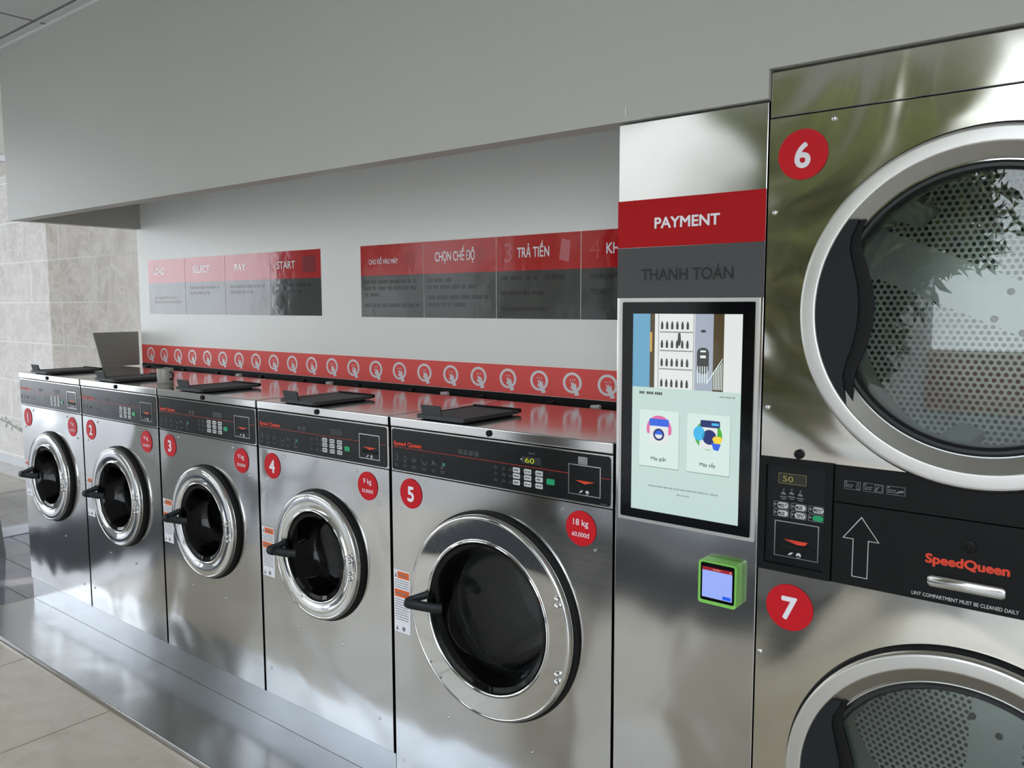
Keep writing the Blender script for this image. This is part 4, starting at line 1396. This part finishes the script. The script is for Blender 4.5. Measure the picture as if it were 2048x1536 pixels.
for i, (t_, tx, tw, th) in enumerate((('CHO ĐỒ VÀO MÁY', -0.690, 0.170, 0.020), ('CHỌN CHẾ ĐỘ', -0.302, 0.200, 0.036), ('TRẢ TIỀN', 0.065, 0.138, 0.036), ('KHỞI ĐỘNG', 0.470, 0.215, 0.036))):
    p, h = poster(p2, e2[i] + 0.0015, e2[i + 1] - 0.0015, (1.388, 1.5565, 1.6790), t_, (tx, tw, th))
    y = YW - 0.0011
    def line(x0, x1, z, seed):
        obj('small_lettering', word_bars(bmesh.new(), x0, x1, z, 0.015, y, seed), M['chp'], p)
    def words(t_, x, z, h, w):
        obj('small_lettering', T(t_, x, z, y, h=h, w=w, align='l', bold=0.016), M['chp'], p)
    if i == 0:
        for q, (zz, f) in enumerate(((1.531, 0.93), (1.505, 0.9), (1.479, 0.3), (1.436, 0.93))):
            line(e2[i] + 0.022, e2[i] + 0.363 * f, zz, 80 + q)
    elif i == 1:
        for q, (zz, f) in enumerate(((1.531, 0.4), (1.505, 0.75), (1.466, 0.9), (1.438, 0.65))):
            line(e2[i] + 0.022, e2[i] + 0.363 * f, zz, 90 + q)
    elif i == 2:
        line(e2[i] + 0.022, e2[i] + 0.20, 1.531, 96)
        words('TỰ ĐỘNG', e2[i] + 0.215, 1.5235, 0.015, 0.085)
        line(e2[i] + 0.022, e2[i] + 0.21, 1.478, 97)
        words('TIẾN HÀNH THANH TOÁN', e2[i] + 0.022, 1.4150, 0.015, 0.205)
    else:
        words('NHẤN NÚT', e2[i] + 0.040, 1.5220, 0.018, 0.105)
        words('"START"', e2[i] + 0.040, 1.4720, 0.018, 0.085)
    bm = bmesh.new()
    if i == 2:
        obj('step_number', T('3', e2[i] + 0.055, 1.588, y, h=0.070), M['pinkish'], h)
        prism(bm, [(0.175, 1.590), (0.215, 1.580), (0.222, 1.650), (0.186, 1.660)], y - 0.0003, y)
        obj('pictogram', bm, M['pinkish'], h)
    elif i == 3:
        add_text(bm, '4', e2[i] + 0.055, 1.588, y, h=0.070, bold=0.0)
        obj('pictogram', bm, plain('light_red_print', srgb(202, 70, 70), 0.12), h)
    else:
        prism(bm, circle_pts(e2[i] + 0.285, 1.618, 0.034, n=28), y - 0.0003, y)
        obj('pictogram', bm, plain('mid_red_print', srgb(180, 42, 48), 0.12), h)

strip = thing('logo_strip', 'long red strip printed with white round hand logos along the wall above the washers', 'sign', (-0.95, YW, 1.122))
obj('strip_panel', B(-2.655, 0.770, YW - 0.002, YW, 1.1220, 1.2225), M['red_strip'], strip)
def q_logo(x):
    bm = bmesh.new()
    y = YW - 0.0021
    z = 1.1735
    band(bm, circle_pts(x, z, 0.0385, 0.0355, 40), circle_pts(x, z, 0.0285, 0.0268, 40), y - 0.0004, y)
    y2 = y - 0.0005
    # hand pointing up and to the left, its wrist forming the tail
    prism(bm, [(x - 0.006, z + 0.001), (x - 0.002, z + 0.003), (x + 0.001, z - 0.008), (x + 0.003, z + 0.002), (x + 0.007, z + 0.002), (x + 0.009, z - 0.008),
               (x + 0.013, z - 0.001), (x + 0.016, z - 0.002), (x + 0.018, z - 0.016), (x + 0.030, z - 0.040), (x + 0.012, z - 0.044), (x + 0.006, z - 0.026), (x - 0.006, z - 0.018), (x - 0.007, z - 0.012), (x - 0.001, z - 0.013)], y2 - 0.0004, y2)
    for dx_ in (-0.008, 0.001, 0.010):
        prism(bm, circle_pts(x + dx_, z + 0.010, 0.0022, n=10), y - 0.0004, y)
    return bm
first = None
for i in range(24):
    x = -2.694 + 0.1395 * i + 0.136
    if x > 0.73:
        break
    if first is None:
        first = obj('logo', q_logo(x), M['white'], strip)
        fx = x
    else:
        c = first.copy()
        c.location.x = first.location.x + (x - fx)
        col.objects.link(c)
        c.parent = strip

# ------------------------------------------------------------------ loose things
mug = thing('mug', 'small pale grey mug with dark handle on the steel top of washer 2', 'mug', (-1.532, 0.135, ZT))
bm = bmesh.new()
prof = [(0.0, 0.0), (0.031, 0.0), (0.033, 0.003), (0.034, 0.062), (0.033, 0.0635), (0.0315, 0.062), (0.030, 0.006), (0.0, 0.006)]
rings = []
for r_, z_ in prof:
    rings.append([bm.verts.new((-1.532 + r_ * math.cos(2 * PI * i / 32), 0.135 + r_ * math.sin(2 * PI * i / 32), ZT + 0.0005 + z_)) for i in range(32)] if r_ > 0 else [bm.verts.new((-1.532, 0.135, ZT + 0.0005 + z_))])
for a_, b_ in zip(rings, rings[1:]):
    for i in range(32):
        j = (i + 1) % 32
        if len(a_) == 1:
            bm.faces.new((a_[0], b_[i], b_[j]))
        elif len(b_) == 1:
            bm.faces.new((a_[i], a_[j], b_[0]))
        else:
            bm.faces.new((a_[i], a_[j], b_[j], b_[i]))
bmesh.ops.recalc_face_normals(bm, faces=bm.faces)
obj('cup', bm, M['mug'], mug, True)
bm = bmesh.new()
tube(bm, [(-1.532 + 0.033, 0.138, ZT + 0.048), (-1.532 + 0.050, 0.140, ZT + 0.046), (-1.532 + 0.055, 0.140, ZT + 0.032), (-1.532 + 0.048, 0.140, ZT + 0.020), (-1.532 + 0.033, 0.138, ZT + 0.018)], 0.0045, 8)
obj('handle', bm, M['black'], mug, True)['label'] = 'dark handle'

bm = bmesh.new()
for xx in (-2.683, -2.679):
    pass
pts = [(0.405, ZT + 0.0005), (0.612, ZT + 0.0005), (0.612, 1.293), (0.365, 1.293)]
va = [bm.verts.new((-2.684, a, b_)) for a, b_ in pts]
vb = [bm.verts.new((-2.676, a, b_)) for a, b_ in pts]
bm.faces.new(va); bm.faces.new(vb[::-1])
for i in range(4):
    j = (i + 1) % 4
    bm.faces.new((va[i], va[j], vb[j], vb[i]))
bmesh.ops.recalc_face_normals(bm, faces=bm.faces)
o = tag(obj('grey_board', bm, M['board']), 'plain grey upright board standing on the rear of washer 1 at the wall end', 'board')
rebase(o, (-2.68, 0.5, ZT))

# bin at the far left edge of the picture
bx = thing('waste_bin', 'dark grey metal bin on the floor by the left window, cut off by the frame', 'bin', (-3.92, 0.24, FZ))
bm = bmesh.new()
def frustum(bm, cx, cy, z0, z1, a0, b0, a1, b1):
    lo = [bm.verts.new((cx + sx_ * a0, cy + sy_ * b0, z0)) for sx_, sy_ in ((-1, -1), (1, -1), (1, 1), (-1, 1))]
    hi = [bm.verts.new((cx + sx_ * a1, cy + sy_ * b1, z1)) for sx_, sy_ in ((-1, -1), (1, -1), (1, 1), (-1, 1))]
    bm.faces.new(lo[::-1]); bm.faces.new(hi)
    for i in range(4):
        j = (i + 1) % 4
        bm.faces.new((lo[i], lo[j], hi[j], hi[i]))
    return bm
frustum(bm, -3.84, 0.06, FZ + 0.001, 0.62, 0.17, 0.17, 0.125, 0.125)
obj('body', bm, M['bin'], bx)
obj('lid', B(-3.975, -3.705, -0.075, 0.195, 0.6205, 0.66, 0.008), M['dark'], bx)

# unseen dark mat added inside the front glass to darken steel reflections
o = tag(obj('added_mat', B(-1.75, 0.5, YF + 0.08, -1.85, FZ + 0.0005, FZ + 0.012, 0.004), plain('mat_pile', srgb(46, 46, 48), 0.9, bump=0.002, bscale=300)), 'unseen dark grey mat added inside the glass front to darken steel reflections', 'mat')
rebase(o, (-0.75, -2.4, FZ))

o = tag(obj('added_mat', B(-4.02, -3.05, -1.2, -0.30, FZ + 0.0005, FZ + 0.012, 0.004), plain('black_mat', srgb(66, 68, 74), 0.9, bump=0.002, bscale=300)), 'unseen dark mat added by the left glass to darken the reflection in washer 1', 'mat')  # added out of view to give washer 1 its dark lower reflection
rebase(o, (-3.44, -0.78, FZ))

# planter outside the left window with a leafy branch reaching in front of the marble
pl = thing('potted_shrub', 'leafy shrub in a grey planter outside the left window, one branch in view', 'potted plant', (-5.25, 0.3, FZ))
bm = bmesh.new()
box(bm, -5.60, -4.96, 0.05, 0.56, FZ - 0.02, 0.42, 0.01)
obj('planter', bm, M['grey_planter'], pl)
bm = bmesh.new()
rnd = random.Random(3)
def leaf(bm, p, d, ln, wd, rnd):
    d = d.normalized()
    a = Vector((rnd.uniform(-1, 1), rnd.uniform(-1, 1), rnd.uniform(-1, 1)))
    s_ = d.cross(a)
    if s_.length < 1e-3:
        return
    s_.normalize()
    nrm = s_.cross(d) * 0.12 * ln
    v = [bm.verts.new(p), bm.verts.new(p + d * ln * 0.45 + s_ * wd / 2 + nrm), bm.verts.new(p + d * ln), bm.verts.new(p + d * ln * 0.45 - s_ * wd / 2 + nrm)]
    bm.faces.new(v)
stems = []
for i in range(9):
    a = rnd.uniform(0, 2 * PI)
    base = Vector((-5.3 + rnd.uniform(-0.12, 0.12), 0.28 + rnd.uniform(-0.1, 0.1), 0.40))
    tip = base + Vector((math.cos(a) * 0.25 - 0.10, math.sin(a) * 0.12 - 0.06, rnd.uniform(0.25, 0.5)))
    stems.append([base, base.lerp(tip, 0.5) + Vector((0, 0, 0.08)), tip])
stems.append([Vector((-5.2, 0.35, 0.40)), Vector((-4.95, 0.42, 0.70)), Vector((-4.70, 0.56, 0.66)), Vector((-4.59, 0.70, 0.55))])
for st in stems:
    for a_, b_ in zip(st, st[1:]):
        for k in range(24):
            t_ = rnd.random()
            p = a_.lerp(b_, t_)
            leaf(bm, p, (b_ - a_).normalized() + Vector((rnd.uniform(-1, 1), rnd.uniform(-1, 1), rnd.uniform(-0.6, 1))), rnd.uniform(0.03, 0.055), rnd.uniform(0.012, 0.02), rnd)
obj('foliage', bm, M['leaf_small'], pl)
bm = bmesh.new()
for st in stems:
    tube(bm, st, 0.005, 6)
obj('stems', bm, M['bark'], pl)

# trees across the pavement, seen mirrored in the steel and the dryer glass
def tree(x, y, h, rad, n, label, seed, low=0.25):
    rnd = random.Random(seed)
    root = thing('street_tree', label, 'tree', (x, y, FZ - 0.05), 'trees in front of the shop')
    bm = bmesh.new()
    tube(bm, [(x, y, FZ - 0.05), (x + 0.05, y, h * 0.3), (x - 0.05, y + 0.05, h * 0.6), (x, y, h * 0.85)], [0.13, 0.11, 0.08, 0.04], 10)
    for k in range(7):
        a = rnd.uniform(0, 2 * PI)
        z = h * rnd.uniform(0.35, 0.7)
        tube(bm, [(x, y, z), (x + math.cos(a) * rad * 0.4, y + math.sin(a) * rad * 0.4, z + 0.3), (x + math.cos(a) * rad * 0.8, y + math.sin(a) * rad * 0.8, z + 0.5)], [0.04, 0.03, 0.012], 6)
    obj('trunk', bm, M['bark'], root, True)
    bm = bmesh.new()
    cl = []
    for k in range(60):
        while True:
            v = Vector((rnd.uniform(-1, 1), rnd.uniform(-1, 1), rnd.uniform(-1, 1)))
            if v.length < 1:
                break
        cl.append((Vector((x + v.x * rad, y + v.y * rad, h * (0.5 + low / 2) + v.z * h * (0.5 - low / 2))), rnd.uniform(0.25, 0.5) * rad))
    for k in range(n):
        c_, r_ = cl[k % len(cl)]
        v = Vector((rnd.gauss(0, 1), rnd.gauss(0, 1), rnd.gauss(0, 1)))
        p = c_ + v.normalized() * r_ * rnd.random() ** 0.4
        leaf(bm, p, Vector((rnd.uniform(-1, 1), rnd.uniform(-1, 1), rnd.uniform(-1.3, 0.2))), rnd.uniform(0.11, 0.20), rnd.uniform(0.035, 0.06), rnd)
    obj('foliage', bm, M['leaf'], root)
tree(-0.52, -5.7, 5.2, 1.05, 34000, 'dense leafy tree opposite the dryers, mirrored in the dryer glass', 11, 0.02)
tree(-6.9, -9.0, 5.2, 1.3, 4000, 'tree opposite the washers beyond the front glass', 12, 0.12)
tree(3.4, -9.6, 3.4, 1.6, 4000, 'distant tree by the low street wall', 13, 0.1)
tree(-9.0, -6.2, 4.0, 0.9, 2500, 'slim tree outside the left window', 14, 0.4)
